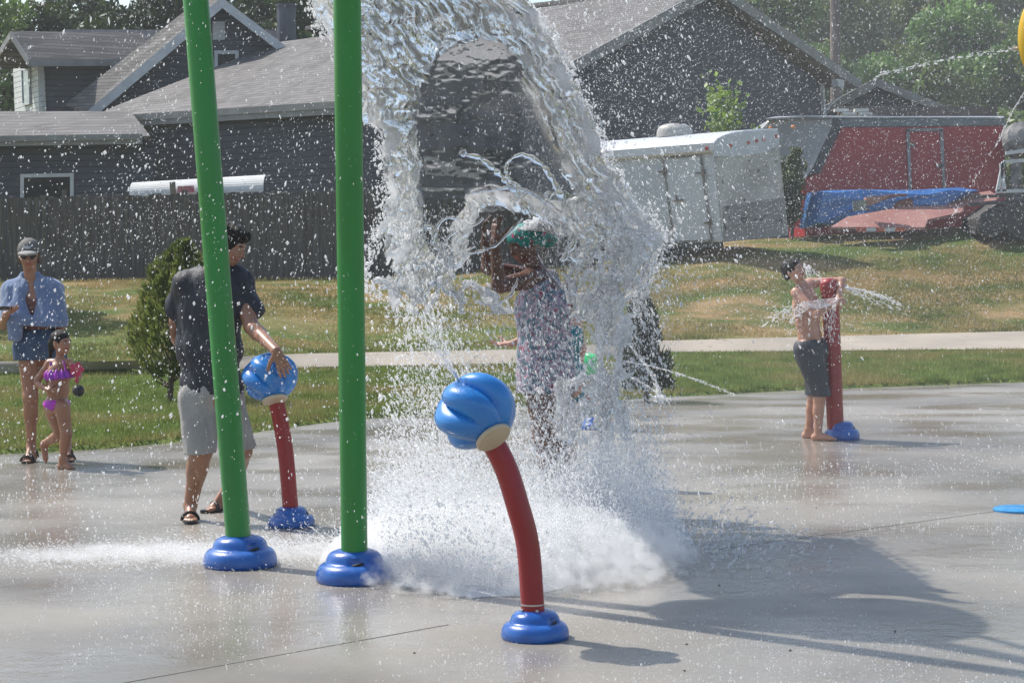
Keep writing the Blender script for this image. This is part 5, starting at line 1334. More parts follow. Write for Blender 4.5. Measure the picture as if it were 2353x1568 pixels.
# toy in her hand: red flower-like toy and black ball
mb = MB(); c = J(177, 848, -.24)
for a in np.linspace(0, 6.28, 6)[:-1]: mb.lathe([(.0, -.008), (.022, -.005), (.022, .005), (0, .008)], c + np.array([math.cos(a) * .033, -.01, math.sin(a) * .033]), 12, axis=(.2, -1, .1))
mb.tube([c, J(176, 880, -.23)], .008, 8)
o = obj('flower_toy', mb, pm('crimson_toy', (.45, .02, .08), (.55, .05, .12), 9, .4), smooth=40); tag(o, 'small crimson flower shaped toy in the bikini girl hand', 'toy')
mb = MB(); mb.lathe([(.045 * math.sin(a), -.045 * math.cos(a)) for a in np.linspace(.05, 3.09, 14)], J(180, 897, -.24), 24)
o = obj('toy_ball', mb, M['black'], smooth=80); tag(o, 'small black ball held below the crimson toy by the bikini girl', 'ball')

# ===== man in dark t-shirt =====
Yq = 11.55
J = lambda x, y, dy=0.0: P(x, y, Yq + dy)
mn = thing('person', (J(480, 1195)[0], Yq, 0), 'man in dark wet t-shirt and grey shorts reaching to the blue spray head', 'person')
S = Sdf([J(370, 0)[0], Yq - .55, -.01], [J(690, 0)[0], Yq + .75, J(0, 490)[2]], .0062)
Rt = frame(nrm([.30, .95, 0]), nrm(J(492, 610) - J(486, 900)))
hipL, hipR = J(455, 920, 0), J(520, 920, .04)
S.ell(J(484, 700), (.205, .125, .23), Rt, .04); S.ell(J(482, 800), (.165, .115, .17), Rt, .05); S.ell(J(487, 888), (.175, .13, .14), Rt, .04)
S.cap(J(432, 650), J(545, 645, .04), .065, .065, .04); S.cap(J(494, 640), J(508, 595, -.0), .064, .058, .03)
kL, aL = J(462, 1035, -.04), J(437, 1160, .10); limb(S, hipL, kL, aL, .105, .064, .040, .03, .060, (-.3, .3, 0)); add_foot(S, aL, (.35, .94, 0), 1.04) if False else add_foot(S, aL, (.15, -.99, 0), 1.0)
kR, aR = J(553, 1035, .10), J(530, 1118, .55); limb(S, hipR, kR, aR, .105, .064, .040, .03, .060); add_foot(S, J(530, 1112, .55), (-.75, -.6, 0), 1.0)
hc_ = J(528, 563, -.0); Fh = frame(nrm([.86, -.22, -.40]), nrm([.25, 0, .97])); add_head(S, hc_, Fh, 1.02)
el = J(578, 750, -.12); wr = J(634, 806, -.44)
S.cap(J(545, 650, .03), el, .058, .044, .03); S.cap(el, wr, .044, .029, .02); S.ell(el + (wr - el) * .25, (.045, .045, .08), frame([0, 1, 0], nrm(wr - el)), .02)
add_hand(S, wr, nrm([.38, .05, -.85]), nrm([-.2, 1, -.15]), 1.0, .24, -1)
el2 = J(398, 762, .14); S.cap(J(430, 652, .02), el2, .058, .044, .03); S.cap(el2, J(455, 850, .30), .044, .03, .02); add_hand(S, J(455, 850, .30), nrm([.5, .3, -.7]), nrm([0, 1, 0]), 1.0, .3, 1)
hcf = head_colour(hc_, Fh, 1.02)
sdf_obj('body', S, SK('skin_olive'), mn, lambda C: hcf(C, np.zeros(len(C), np.int32)))
hair_obj(mn, hc_, Fh, 1.02, M['hair'], [('e', (0, -.020, .036), (.088, .104, .095)), ('e', (0, -.07, -.015), (.07, .055, .07)), ('e', (.0, .05, .085), (.06, .05, .035))],
         [((0, .095, -.045), (.072, .070, .092)), ((0, .03, -.13), (.12, .12, .08))], amp=.010, fr=45)
S = Sdf([J(365, 0)[0], Yq - .3, J(0, 925)[2]], [J(625, 0)[0], Yq + .4, J(0, 590)[2]], .006)
S.ell(J(484, 705), (.235, .150, .25), Rt, .04); S.ell(J(484, 800), (.215, .150, .20), Rt, .06); S.ell(J(488, 880), (.205, .150, .16), Rt, .05)
S.cap(J(430, 652), J(548, 648, .04), .100, .098, .05); S.cap(J(546, 655, .02), J(580, 715, -.03), .085, .078, .04); S.cap(J(428, 658, .02), J(404, 712, .08), .088, .076, .04)
S.warp(folds(.013, 6, 2.0, 9)); S.warp(folds(.004, 17, 6.0, 4)); S.cap(J(497, 612), J(512, 575), .078, .09, .01, 'cut'); S.halfcut(J(484, 903), nrm([.0, 0, -1]))
for a, b in ((J(546, 655, .02), J(588, 728, -.04)), (J(428, 658, .02), J(400, 722, .09))):
    d = nrm(b - a); S.cap(b + d * .10, b + d * .22, .115, .12, .004, 'cut') 
sdf_obj('t_shirt', S, pm('dark_wet_cotton', (.010, .011, .019), (.020, .022, .034), 5, .6, bump=.35, bscale=120), mn)
S = Sdf([J(395, 0)[0], Yq - .3, J(0, 1060)[2]], [J(610, 0)[0], Yq + .45, J(0, 870)[2]], .006)
S.ell(J(487, 890), (.195, .145, .14), Rt, .04); S.cap(hipL, J(458, 1040, -.04), .122, .094, .04); S.cap(hipR, J(556, 1030, .10), .115, .088, .04)
S.warp(folds(.012, 8, 3, 3)); S.warp(folds(.004, 20, 7, 3)); S.halfcut(J(484, 880), (0, 0, 1)); S.halfcut(J(460, 1040), nrm([.05, 0, -1]))
sdf_obj('shorts', S, pm('grey_khaki_cotton', (.27, .26, .25), (.35, .34, .32), 5, .8, bump=.4, bscale=90), mn)
sandal_obj(mn, aL, (.15, -.99, 0), 1.08, M['black'], True); sandal_obj(mn, J(530, 1112, .55), (-.75, -.6, 0), 1.08, M['black'], True)

# ===== person under the falling water =====
Yq = 11.85
J = lambda x, y, dy=0.0: P(x, y, Yq + dy)
cg = thing('person', (J(1275, 1150)[0], Yq, 0), 'person in teal headwrap and speckled dress, arms raised under the falling water', 'person')
S = Sdf([J(1085, 0)[0], Yq - .5, -.01], [J(1345, 0)[0], Yq + .45, J(0, 475)[2]], .006)
Rt = frame(nrm([-.85, -.5, 0]))
hipL, hipR = J(1240, 875, -.07), J(1285, 875, .08)
S.ell(J(1243, 700), (.16, .125, .20), Rt, .05); S.ell(J(1250, 790), (.14, .12, .16), Rt, .05); S.ell(J(1260, 865), (.17, .14, .14), Rt, .05)
S.cap(J(1218, 640, -.12), J(1262, 640, .14), .06, .06, .03); S.cap(J(1240, 640), J(1222, 595), .058, .05, .03)
for hp_, kx, ax_, dy in ((hipL, 1248, 1268, -.10), (hipR, 1285, 1290, .12)):
    a_ = J(ax_, 1135, dy); limb(S, hp_, J(kx, 1010, dy), a_, .10, .062, .038, .03, .056, (.3, .1, 0)); add_foot(S, a_, (-.8, -.4, 0), 1.0)
hc_ = J(1203, 560, 0); Fh = frame(nrm([-.80, -.45, -.35]), nrm([-.2, 0, 1])); add_head(S, hc_, Fh, 1.0)
e1, w1 = J(1146, 656, -.28), J(1137, 553, -.30); S.cap(J(1216, 642, -.12), e1, .058, .045, .025); S.cap(e1, w1, .045, .029, .02); add_hand(S, w1, nrm([.05, -.1, 1]), nrm([.75, .5, 0]), 1.0, .30, -1, .16)
e2, w2 = J(1122, 615, .05), J(1115, 553, .03); S.cap(J(1250, 640, .14), e2, .055, .043, .025); S.cap(e2, w2, .043, .029, .02); add_hand(S, w2, nrm([-.02, -.1, 1]), nrm([.85, -.4, 0]), 1.0, .35, 1, .16)
hcf = head_colour(hc_, Fh, 1.0)
sdf_obj('body', S, SK('skin_dark'), cg, lambda C: hcf(C, np.zeros(len(C), np.int32)))
tealm = pm('teal_printed_cloth', (.01, .16, .14), (.015, .22, .19), 14, .55, speck=((.35, .02, .09), 26, .60))
hair_obj(cg, hc_, Fh, 1.0, tealm, [('e', (0, -.012, .034), (.088, .104, .088)), ('e', (.0, -.09, .03), (.085, .09, .085)), ('e', (.0, -.17, .0), (.07, .07, .085))], [((0, .12, -.04), (.085, .072, .09)), ((0, .06, -.12), (.12, .10, .07))], name='headwrap', amp=.006, fr=25)
S = Sdf([J(1165, 0)[0], Yq - .35, J(0, 925)[2]], [J(1345, 0)[0], Yq + .38, J(0, 625)[2]], .006)
S.ell(J(1245, 715), (.185, .15, .20), Rt, .05); S.cap(J(1247, 720), J(1256, 880), .155, .20, .06); S.cap(J(1226, 655, -.08), J(1258, 655, .10), .085, .085, .05)
S.warp(folds(.014, 7, 1.4, 6)); S.warp(folds(.005, 18, 4, 6)); S.halfcut(J(1250, 645), nrm([-.35, 0, 1])); S.halfcut(J(1250, 900), nrm([.0, 0, -1]))
sdf_obj('dress', S, pm('speckled_print_dress', (.36, .30, .38), (.10, .17, .22), 30, .6, speck=((.30, .08, .12), 40, .57), detail=1, lo=.45, hi=.55), cg)

# ===== child behind, arm stretched out =====
Yq = 13.3
J = lambda x, y, dy=0.0: P(x, y, Yq + dy)
ch = thing('person', (J(1300, 1070)[0], Yq, 0), 'child in teal swimwear half hidden behind the speckled dress and the water', 'person')
S = Sdf([J(1115, 0)[0], Yq - .35, -.01], [J(1370, 0)[0], Yq + .35, J(0, 640)[2]], .007)
Rt = frame(nrm([-.6, -.8, 0]))
S.ell(J(1299, 770), (.125, .09, .15), Rt, .04); S.ell(J(1300, 840), (.11, .09, .12), Rt, .04); S.ell(J(1301, 885), (.12, .10, .10), Rt, .04)
S.cap(J(1272, 738), J(1322, 738), .045, .045, .03); S.cap(J(1298, 735), J(1297, 710), .042, .04, .02)
for hx, kx, ax_, dy in ((1286, 1290, 1296, -.05), (1316, 1316, 1314, .06)):
    a_ = J(ax_, 1045, dy); limb(S, J(hx, 890, dy), J(kx, 975, dy), a_, .078, .05, .032, .02, .045); add_foot(S, a_, (-.5, -.85, 0), .85)
hc_ = J(1296, 683); Fh = frame(nrm([-.8, -.5, -.1])); add_head(S, hc_, Fh, .92)
S.cap(J(1272, 742), J(1215, 775, -.05), .040, .032, .02); S.cap(J(1215, 775, -.05), J(1172, 790, -.08), .032, .023, .02); add_hand(S, J(1172, 790, -.08), nrm([-1, -.1, .0]), nrm([0, -.3, 1]), .85, .15, 1, .3)
S.cap(J(1322, 742), J(1335, 800), .040, .032, .02); S.cap(J(1335, 800), J(1330, 850, -.06), .032, .023, .02); add_hand(S, J(1330, 850, -.06), nrm([0, -.1, -1]), nrm([-1, 0, 0]), .8, .3, 1)
sdf_obj('body', S, SK('skin_light'), ch, lambda C: head_colour(hc_, Fh, .92)(C, np.zeros(len(C), np.int32)))
hair_obj(ch, hc_, Fh, .92, M['hair_brown'], [('e', (0, -.016, .030), (.083, .100, .090)), ('e', (0, -.06, -.03), (.07, .055, .08))], [((0, .10, -.03), (.07, .072, .082)), ((0, .06, -.12), (.12, .10, .085))])
S = Sdf([J(1250, 0)[0], Yq - .25, J(0, 950)[2]], [J(1360, 0)[0], Yq + .25, J(0, 730)[2]], .007)
S.ell(J(1299, 775), (.138, .105, .15), Rt, .04); S.ell(J(1300, 845), (.128, .105, .14), Rt, .04); S.cap(J(1286, 890, -.05), J(1289, 945, -.05), .092, .085, .03); S.cap(J(1316, 890, .06), J(1317, 945, .06), .092, .085, .03)
S.warp(folds(.005, 9, 3, 1)); S.halfcut(J(0, 742), (0, 0, 1)); S.halfcut(J(0, 935), (0, 0, -1))
sdf_obj('swimsuit', S, pm('teal_swimsuit', (.02, .16, .20), (.03, .22, .27), 8, .5), ch)
# ---------------- water ----------------
def watermat(name, white=0.0, attr=None, tint=(.97, .985, 1.0), rough=.02, wcol=(.97, .98, 1.0), clear=.0, tl=.6):
    """clear water (refraction + unbent light) mixed with white, for foam and for light caught in the drops"""
    m, n, L, b = _new(name)
    b.inputs['Transmission Weight'].default_value = 1; b.inputs['IOR'].default_value = 1.333; b.inputs['Roughness'].default_value = rough; b.inputs['Specular IOR Level'].default_value = .5
    b.inputs['Base Color'].default_value = (*tint, 1)
    d = N(n, 'ShaderNodeBsdfDiffuse'); d.inputs[0].default_value = (*wcol, 1); t = N(n, 'ShaderNodeBsdfTranslucent'); t.inputs[0].default_value = (*wcol, 1)
    g_ = N(n, 'ShaderNodeBsdfGlossy'); g_.inputs['Roughness'].default_value = .3
    tp = N(n, 'ShaderNodeBsdfTransparent')
    m1 = N(n, 'ShaderNodeMixShader'); m1.inputs[0].default_value = tl; L.new(d.outputs[0], m1.inputs[1]); L.new(t.outputs[0], m1.inputs[2])
    m3 = N(n, 'ShaderNodeMixShader'); m3.inputs[0].default_value = .10; L.new(m1.outputs[0], m3.inputs[1]); L.new(g_.outputs[0], m3.inputs[2])
    m2 = N(n, 'ShaderNodeMixShader'); m2.inputs[0].default_value = white
    if attr:
        a = N(n, 'ShaderNodeAttribute'); a.attribute_name = attr; L.new(a.outputs['Fac'], m2.inputs[0])
    m4 = N(n, 'ShaderNodeMixShader'); m4.inputs[0].default_value = clear
    L.new(b.outputs[0], m2.inputs[1]); L.new(m3.outputs[0], m2.inputs[2]); L.new(m2.outputs[0], m4.inputs[1]); L.new(tp.outputs[0], m4.inputs[2]); L.new(m4.outputs[0], n['Material Output'].inputs[0])
    return m
M['water'] = watermat('falling_water', attr='foam_glint', clear=.0)
M['drop'] = watermat('water_droplets', white=.90, clear=.46)  # in both drop materials the white stands in for backlit glitter
M['drop2'] = watermat('splash_droplets', white=.95, clear=.52)
M['froth'] = watermat('splash_froth', white=.97, rough=.2, clear=.15, tl=.35)
def lerpv(v, xs_, ys_): return np.interp(v, xs_, ys_)
XL = ([-300, -100, 0, 60, 100, 200, 278, 300, 340, 380, 450, 500, 540, 620, 660, 700, 800, 1000], [720, 716, 722, 735, 775, 822, 834, 888, 876, 894, 890, 886, 868, 842, 856, 905, 955, 985])
XR = ([-300, 0, 40, 135, 185, 237, 290, 350, 430, 500, 540, 570, 620, 680, 800, 1000], [1100, 1195, 1236, 1285, 1312, 1340, 1362, 1386, 1424, 1474, 1524, 1510, 1490, 1462, 1452, 1440])
CLEAR = np.array([(1000, 118), (1050, 85), (1100, 80), (1165, 95), (1200, 150), (1225, 230), (1262, 310), (1300, 390), (1330, 450), (1300, 480), (1215, 455), (1140, 440), (1075, 455), (1040, 520), (1005, 580), (975, 540), (962, 450), (958, 360), (945, 290), (962, 200)], float)
def polysd(U, V_, poly):
    """signed distance, negative inside"""
    d = np.full(U.shape, 1e9); ins = np.zeros(U.shape, bool); n = len(poly)
    for i in range(n):
        a = poly[i]; b = poly[(i + 1) % n]; e = b - a; wx = U - a[0]; wy = V_ - a[1]
        t = np.clip((wx * e[0] + wy * e[1]) / (e @ e), 0, 1); d = np.minimum(d, (wx - e[0] * t) ** 2 + (wy - e[1] * t) ** 2)
        c = ((a[1] > V_) != (b[1] > V_)) & (U < (b[0] - a[0]) * (V_ - a[1]) / ((b[1] - a[1]) or 1e-9) + a[0]); ins ^= c
    d = np.sqrt(d); return np.where(ins, -d, d)
def rid(x, y, z=0.0): return 1 - 2 * np.abs(vn(x, y, z))
def curtainY(v): return 10.15 + 1.15 * sst((v + 200) / 760)
WATER_V = []; WATER_F = []; WATER_A = []; WATER_N = 0
def sheet(seed, dY, step, amp, vmax, xpad=0, thin=0.0, holes=0.0, u0=640, u1=1580, v0=-220, clearfill=True):
    global WATER_N
    us = np.arange(u0, u1, step); vs_ = np.arange(v0, vmax, step); U, V_ = np.meshgrid(us, vs_)
    wx = 16 * fbm(U / 60 + seed, V_ / 60, seed, 3) ; wy = 16 * fbm(U / 60 + 9 + seed, V_ / 60 + 4, seed, 3)
    xl = lerpv(V_ + wy, *XL) + xpad + 20 * fbm(V_ / 35 + seed, U / 200, 2.2, 3); xr = lerpv(V_ + wy * .6, *XR) - xpad + 16 * fbm(V_ / 30 + seed, U / 200, 5.2, 3)
    inside = np.minimum(U - xl, xr - U)                                       # px from the edge
    s = (U + wx - xl) / np.maximum(xr - xl, 60) * 620; t = V_ + wy
    sd = polysd(U + wx * 1.3, V_ + wy * 1.3, CLEAR)
    band = sst((sd + 16) / 40)                                                 # 1 in the turbulent bands
    shear = s * .0 + .35 * np.clip((s - 300) / 300, -1, 1) * t * .12
    r1 = rid((s + shear) / 38 + seed, t / 150, seed * 1.3); r2 = rid((s + shear) / 15 + seed * 2, t / 62, 4.1 + seed); r3 = fbm(s / 9, t / 24, seed, 2)
    r4 = rid(U / 24 + seed, V_ / 24, 7.7 + seed)
    T = .006 + band * (amp * (.55 * np.clip(r1, 0, 1) ** 1.5 + .5 * np.clip(r2, 0, 1) ** 2 + .35 * r3 + .18 * np.clip(r4, 0, 1) ** 2) + .002)
    T = T + (1 - band) * ((.0006 + .0008 * np.exp(-((V_ - 210) / 90) ** 2)) * fbm(U / 17, V_ / 9, seed, 2) + .0024 * np.clip(fbm(U / 50, V_ / 26, seed + 3, 2) - .1, 0, 1) + .030 * np.clip((V_ - 60) / 190, 0, 1) * clearfill * (1 - sst((V_ - 330) / 130)))
    low = np.clip((V_ - 430) / 260, 0, 1.6)
    web = np.clip(rid(U / 62 + 3 + seed + wx / 30, V_ / 70 + wy / 30, 8.8 + seed), -1, 1)
    T = T - low * (.034 + holes) + low * .075 * np.clip(web - .52, -.3, 1) * 1.3 - holes * (fbm(U / 70, V_ / 70, 6.6 + seed, 3) > .05) * .5
    pers = 1.25 * np.exp(-((U - 1190) / 112) ** 2 - ((V_ - 590) / 100) ** 2) + np.exp(-((U - 1250) / 80) ** 2 - ((V_ - 760) / 130) ** 2) + 1.1 * np.exp(-((U - 1133) / 52) ** 2 - ((V_ - 540) / 72) ** 2)
    T = T - .07 * np.clip(pers - .35, 0, 1) - .10 * np.clip(pers - .6, 0, 1)
    rb = np.exp(-((xr - 62 - U) / 62) ** 2) * sst((V_ - 520) / 120) * (1 - sst((V_ - 960) / 100)); T = T + rb * (.034 + .030 * np.clip(r2, -1, 1) + .02 * np.clip(rid(U / 30 + seed, V_ / 44, 2.9), -1, 1) - .018 * np.clip((V_ - 700) / 300, 0, 1))
    T = np.where((V_ > 720) & (rb < .05), -.01, T)
    T = np.minimum(T, inside * .0011 + .004)
    T = np.where(inside < 0, -.01, T)
    if not clearfill: T = np.where(band < .25, -.01, T)
    edge = np.exp(-np.clip(inside, 0, 200) / 26)
    rimc = np.exp(-np.abs(sd + 2) / 9)
    foam_glint = np.clip(band * (.02 + 1.7 * np.clip(r2 * .8 + r3 * .9 - .52, 0, 1) + .45 * edge * np.clip(.5 + r3 * 2, 0, 1) + .25 * np.clip(low, 0, 1)) + .30 * rimc * np.clip(r2 + .3, 0, 1) + .5 * band * np.exp(-np.clip(xr - U, 0, 400) / 45) * np.clip(.35 + r3 * 2.2, 0, 1), 0, .9)  # aerated water, plus bright light streaks put into the white share
    Yc = curtainY(V_) + dY + .10 * fbm(U / 150, V_ / 190, seed, 3) + band * .035 * fbm(U / 30, V_ / 40, 3.3 + seed, 3) - .18 * band * np.cos(np.clip(s / 620, 0, 1) * 6.28)
    Tm = np.maximum(T, 0)
    d = _F[None, None] * FPX + _R * (U - CX)[..., None] - _U * (V_ - CY)[..., None]
    Pf = CAM + d * ((Yc - Tm * .5) / d[..., 1])[..., None]; Pb = CAM + d * ((Yc + Tm * .5) / d[..., 1])[..., None]
    ny_, nx_ = U.shape; keep = T > 0
    cell = keep[:-1, :-1] | keep[1:, :-1] | keep[:-1, 1:] | keep[1:, 1:]
    I, Jx = np.nonzero(cell); a = I * nx_ + Jx; q = np.stack([a, a + nx_, a + nx_ + 1, a + 1], 1); nv = ny_ * nx_
    V3 = np.concatenate([Pf.reshape(-1, 3), Pb.reshape(-1, 3)]); F = np.concatenate([q, q[:, ::-1] + nv])
    used = np.zeros(len(V3), bool); used[F.ravel()] = True; rm = np.cumsum(used) - 1
    WATER_V.append(V3[used]); WATER_F.append(rm[F] + WATER_N); WATER_A.append(np.concatenate([foam_glint.ravel(), foam_glint.ravel()])[used]); WATER_N += int(used.sum())
sheet(1.3, -.10, 2.2, .040, 1060)
sheet(5.7, .16, 2.6, .036, 700, xpad=10, holes=.006, clearfill=False)
# ligaments: crowns and strings flung off above the head
def ligament(pts, r0, r1, beads=3, seed=0):
    global WATER_N
    pts = [np.asarray(p, float) for p in pts]; q = [2 * pts[0] - pts[1]] + pts + [2 * pts[-1] - pts[-2]]; out = []
    for i in range(1, len(q) - 2):
        for t in np.linspace(0, 1, 13)[:-1]:
            a, b, c, d = q[i - 1], q[i], q[i + 1], q[i + 2]; out.append(.5 * ((2 * b) + (-a + c) * t + (2 * a - 5 * b + 4 * c - d) * t * t + (-a + 3 * b - 3 * c + d) * t ** 3))
    out.append(pts[-1]); out = np.array(out); n = len(out); k = np.arange(n)
    out += .004 * np.stack([vn(k * .35 + seed, 1.1), vn(k * .35 + seed, 2.2), vn(k * .35 + seed, 3.3)], 1)
    rad = (r0 + (r1 - r0) * k / n) * (1 + .55 * vn(k * .45 + seed, seed * 1.7)); rad[0] *= .4; rad[-1] *= 1.5
    mb = MB(); mb.tube(list(out), list(rad), 10)
    V3 = np.array(mb.v)
    f4 = [f for f in mb.f if len(f) == 4]; F = np.array(f4) + WATER_N
    WATER_V.append(V3); WATER_F.append(F); WATER_A.append(np.full(len(V3), .14)); WATER_N += len(V3)
L_ = lambda x, y, d=0.0: P(x, y, 11.15 + d)
for i, (pts, r0, r1) in enumerate([
    ([L_(1062, 352), L_(1100, 360), L_(1140, 392), L_(1170, 425), L_(1200, 452)], .010, .020), ([L_(1068, 355, .02), L_(1058, 347), L_(1070, 345)], .012, .012),
    ([L_(1160, 375), L_(1195, 352), L_(1240, 372), L_(1275, 420), L_(1300, 480)], .008, .018), ([L_(1160, 376), L_(1165, 405), L_(1190, 430)], .008, .012),
    ([L_(1080, 440), L_(1120, 438), L_(1170, 430), L_(1230, 448), L_(1290, 490)], .008, .014), ([L_(990, 560), L_(1010, 510), L_(1045, 500), L_(1080, 520), L_(1110, 500)], .010, .009),
    ([L_(1045, 640, -.1), L_(1035, 600, -.1), L_(1020, 560), L_(1050, 530)], .009, .007), ([L_(1060, 585), L_(1110, 575), L_(1150, 555), L_(1200, 500)], .006, .009),
    ([L_(940, 700), L_(1000, 650), L_(1030, 600), L_(1090, 565)], .012, .008), ([L_(1240, 490), L_(1260, 460), L_(1285, 430)], .005, .004), ([L_(1180, 470), L_(1210, 440), L_(1250, 470), L_(1262, 510)], .007, .005),
    ([L_(1090, 690), L_(1130, 700), L_(1170, 680), L_(1190, 640)], .009, .007), ([L_(905, 660), L_(930, 600), L_(915, 560), L_(940, 500)], .014, .010), ([L_(1395, 560), L_(1420, 500), L_(1450, 470), L_(1440, 420)], .014, .008),
    ([L_(1430, 690), L_(1480, 650), L_(1500, 600), L_(1522, 540)], .016, .010), ([L_(1290, 600), L_(1330, 540), L_(1380, 500), L_(1400, 450)], .016, .012)]):
    ligament(pts, r0, r1, seed=i * 1.7)
wv = np.concatenate(WATER_V); wf_ = np.concatenate(WATER_F)
me = mesh_np('falling_water', wv, wf_, True, [M['water']])
at = me.attributes.new('foam_glint', 'FLOAT', 'POINT'); at.data.foreach_set('value', np.concatenate(WATER_A).astype(np.float32))
o = obj('falling_water', me, M['water']); tag(o, kind='stuff')
print('water faces', len(wf_))

# droplets
OCT_V = np.array([(1, 0, 0), (-1, 0, 0), (0, 1, 0), (0, -1, 0), (0, 0, 1), (0, 0, -1)], np.float32)
OCT_F = np.array([(0, 2, 4), (2, 1, 4), (1, 3, 4), (3, 0, 4), (2, 0, 5), (1, 2, 5), (3, 1, 5), (0, 3, 5)], np.int32)
def droplets(name, pos, rad, stretch, direc, mat, seed=0):
    r = np.random.default_rng(seed); n = len(pos); pos = np.asarray(pos, np.float32); rad = np.asarray(rad, np.float32)
    dz = np.asarray(direc, np.float32); dz = dz / np.linalg.norm(dz, axis=1)[:, None]
    a = np.cross(dz, r.normal(size=(n, 3))); a /= np.linalg.norm(a, axis=1)[:, None]; b = np.cross(dz, a)
    v = (OCT_V[None, :, 0, None] * a[:, None] + OCT_V[None, :, 1, None] * b[:, None] + OCT_V[None, :, 2, None] * (dz * np.asarray(stretch)[:, None])[:, None]) * rad[:, None, None] + pos[:, None]
    f = OCT_F[None] + (np.arange(n) * 6)[:, None, None]
    me = mesh_np(name, v.reshape(-1, 3), f.reshape(-1, 3), True, [mat]); o = obj(name, me, mat); tag(o, kind='stuff'); return o
def unproj(px, py, Y):
    d = _F[None] * FPX + _R * (px - CX)[:, None] - _U * (py - CY)[:, None]; return CAM + d * (Y / d[:, 1])[:, None]
def radpx(n, med, sig, mx, r): return np.minimum(med * np.exp(sig * r.normal(size=n)), mx)
r = np.random.default_rng(21)
def cloud(n, x0, x1, y0, y1, Y0, Y1, med, sig=.5, mx=6, clump=None, dens=None, dirf=None, st=(1, 2.6), minz=.01):
    px = x0 + (x1 - x0) * r.random(n); py = y0 + (y1 - y0) * r.random(n); Y = Y0 + (Y1 - Y0) * r.random(n)
    k = np.ones(n, bool)
    if dens is not None: k &= r.random(n) < dens(px, py)
    if clump is not None: k &= fbm(px / clump[0], py / clump[0], Y * 2, 3) * .5 + .5 + (r.random(n) - .5) * .3 > clump[1]
    px, py, Y = px[k], py[k], Y[k]; p = unproj(px, py, Y); rad = radpx(len(p), med, sig, mx, r) * Y / 4500
    dd = np.stack([r.normal(size=len(p)) * .25, r.normal(size=len(p)) * .25, -np.ones(len(p))], 1) if dirf is None else dirf(px, py, p)
    ok = p[:, 2] > minz
    return p[ok], rad[ok], (st[0] + (st[1] - st[0]) * r.random(len(p)))[ok], dd[ok]
def merge(*cs): return [np.concatenate(q) for q in zip(*cs)]
def dir_fall(px, py, p):
    n = len(p); t = np.clip((px - 1000) / 600, -1, 1.3); return np.stack([.35 * t + .22 * r.normal(size=n), .2 * r.normal(size=n), -np.ones(n)], 1)
def dens_all(px, py):
    cl = np.clip(.55 + 1.5 * fbm(px / 170, py / 170, 4.4, 4), .12, 1.5)
    d = .30 + .55 * np.exp(-((px - 900) / 650) ** 2) + .25 * (px < 700) * (py < 600)
    d *= np.interp(py, [-20, 900, 1100, 1300, 1568], [1, .9, .55, .25, .10]); d *= np.interp(px, [-10, 1600, 1900, 2360], [1, .8, .35, .28]); return d * cl
c1 = cloud(85000, -30, 2380, -30, 1300, 8.8, 12.6, .54, .58, 3.0, dens=dens_all, dirf=dir_fall, st=(1.1, 3.4))
c2 = cloud(5200, -30, 1300, 300, 1250, 8.8, 11.5, 1.35, .5, 4.5, clump=(70, .52), dirf=dir_fall, st=(1, 1.8))
def dens_r(px, py): return np.exp(-((px - 1450 - (py - 250) * .3) / 170) ** 2)
c3 = cloud(5000, 1280, 1900, -20, 700, 9.6, 11.4, 1.45, .5, 4.5, clump=(45, .47), dens=dens_r, dirf=dir_fall, st=(1, 1.8))
def dens_top(px, py): return np.exp(-((px - 1560) / 300) ** 2) * np.interp(py, [0, 500, 800], [1, .8, .3])
c4 = cloud(30000, 1200, 2352, -20, 760, 9.5, 13.5, .55, .3, 1.6, dens=lambda px, py: np.interp(px, [1200, 1500, 1900, 2352], [1, .9, .6, .45]), dirf=lambda px, py, p: np.stack([-.7 + .2 * r.normal(size=len(p)), .1 * r.normal(size=len(p)), -.8 + .2 * r.normal(size=len(p))], 1), st=(1.5, 3.2))
droplets('spray_droplets', *merge(c1, c2, c3, c4), M['drop'], 1)
# heavy breakup of the falling water round the person
def dens_break(px, py):
    lft = np.exp(-((px - (985 + (py - 600) * .05)) / 95) ** 2) * np.interp(py, [450, 560, 900, 1200], [0, 1, .7, .5])
    rgt = np.exp(-((px - np.interp(py, [400, 560, 800, 1200], [1400, 1420, 1410, 1400])) / 95) ** 2) * np.interp(py, [350, 520, 1000, 1250], [0, 1.3, 1.1, 1])
    mid = np.interp(py, [470, 560, 900, 1150], [0, .16, .26, .42]) * np.exp(-((px - 1240) / 120) ** 2)
    fig = np.exp(-((px - 1150) / 60) ** 2 - ((py - 575) / 110) ** 2) + np.exp(-((px - 1215) / 45) ** 2 - ((py - 600) / 60) ** 2)
    return np.clip((lft + rgt + mid) * (1 - .8 * np.clip(fig, 0, 1)), 0, 1)
c5 = cloud(72000, 780, 1640, 440, 1240, 10.3, 11.6, 1.4, .55, 6, clump=(30, .53), dens=dens_break, dirf=dir_fall, st=(1, 2.4))
c6 = cloud(24000, 900, 1560, 470, 1240, 10.4, 11.7, .9, .4, 3, dens=lambda a, b: dens_break(a, b) ** .5, dirf=dir_fall, st=(1.4, 3))
# scattered edge blobs of the curtain
def edge_cloud(n):
    v = r.random(n) * 760 - 30; side = r.random(n) < .6; x = np.where(side, np.interp(v, *XR), np.interp(v, *XL)) + np.where(side, 1, -1) * (np.abs(r.normal(size=n)) * 16 - 6)
    Y = curtainY(v) + r.normal(size=n) * .08; p = unproj(x, v, Y); return p, radpx(n, 1.6, .55, 6, r) * Y / 4500, 1 + r.random(n), np.stack([r.normal(size=n) * .5, r.normal(size=n) * .5, -np.ones(n)], 1)
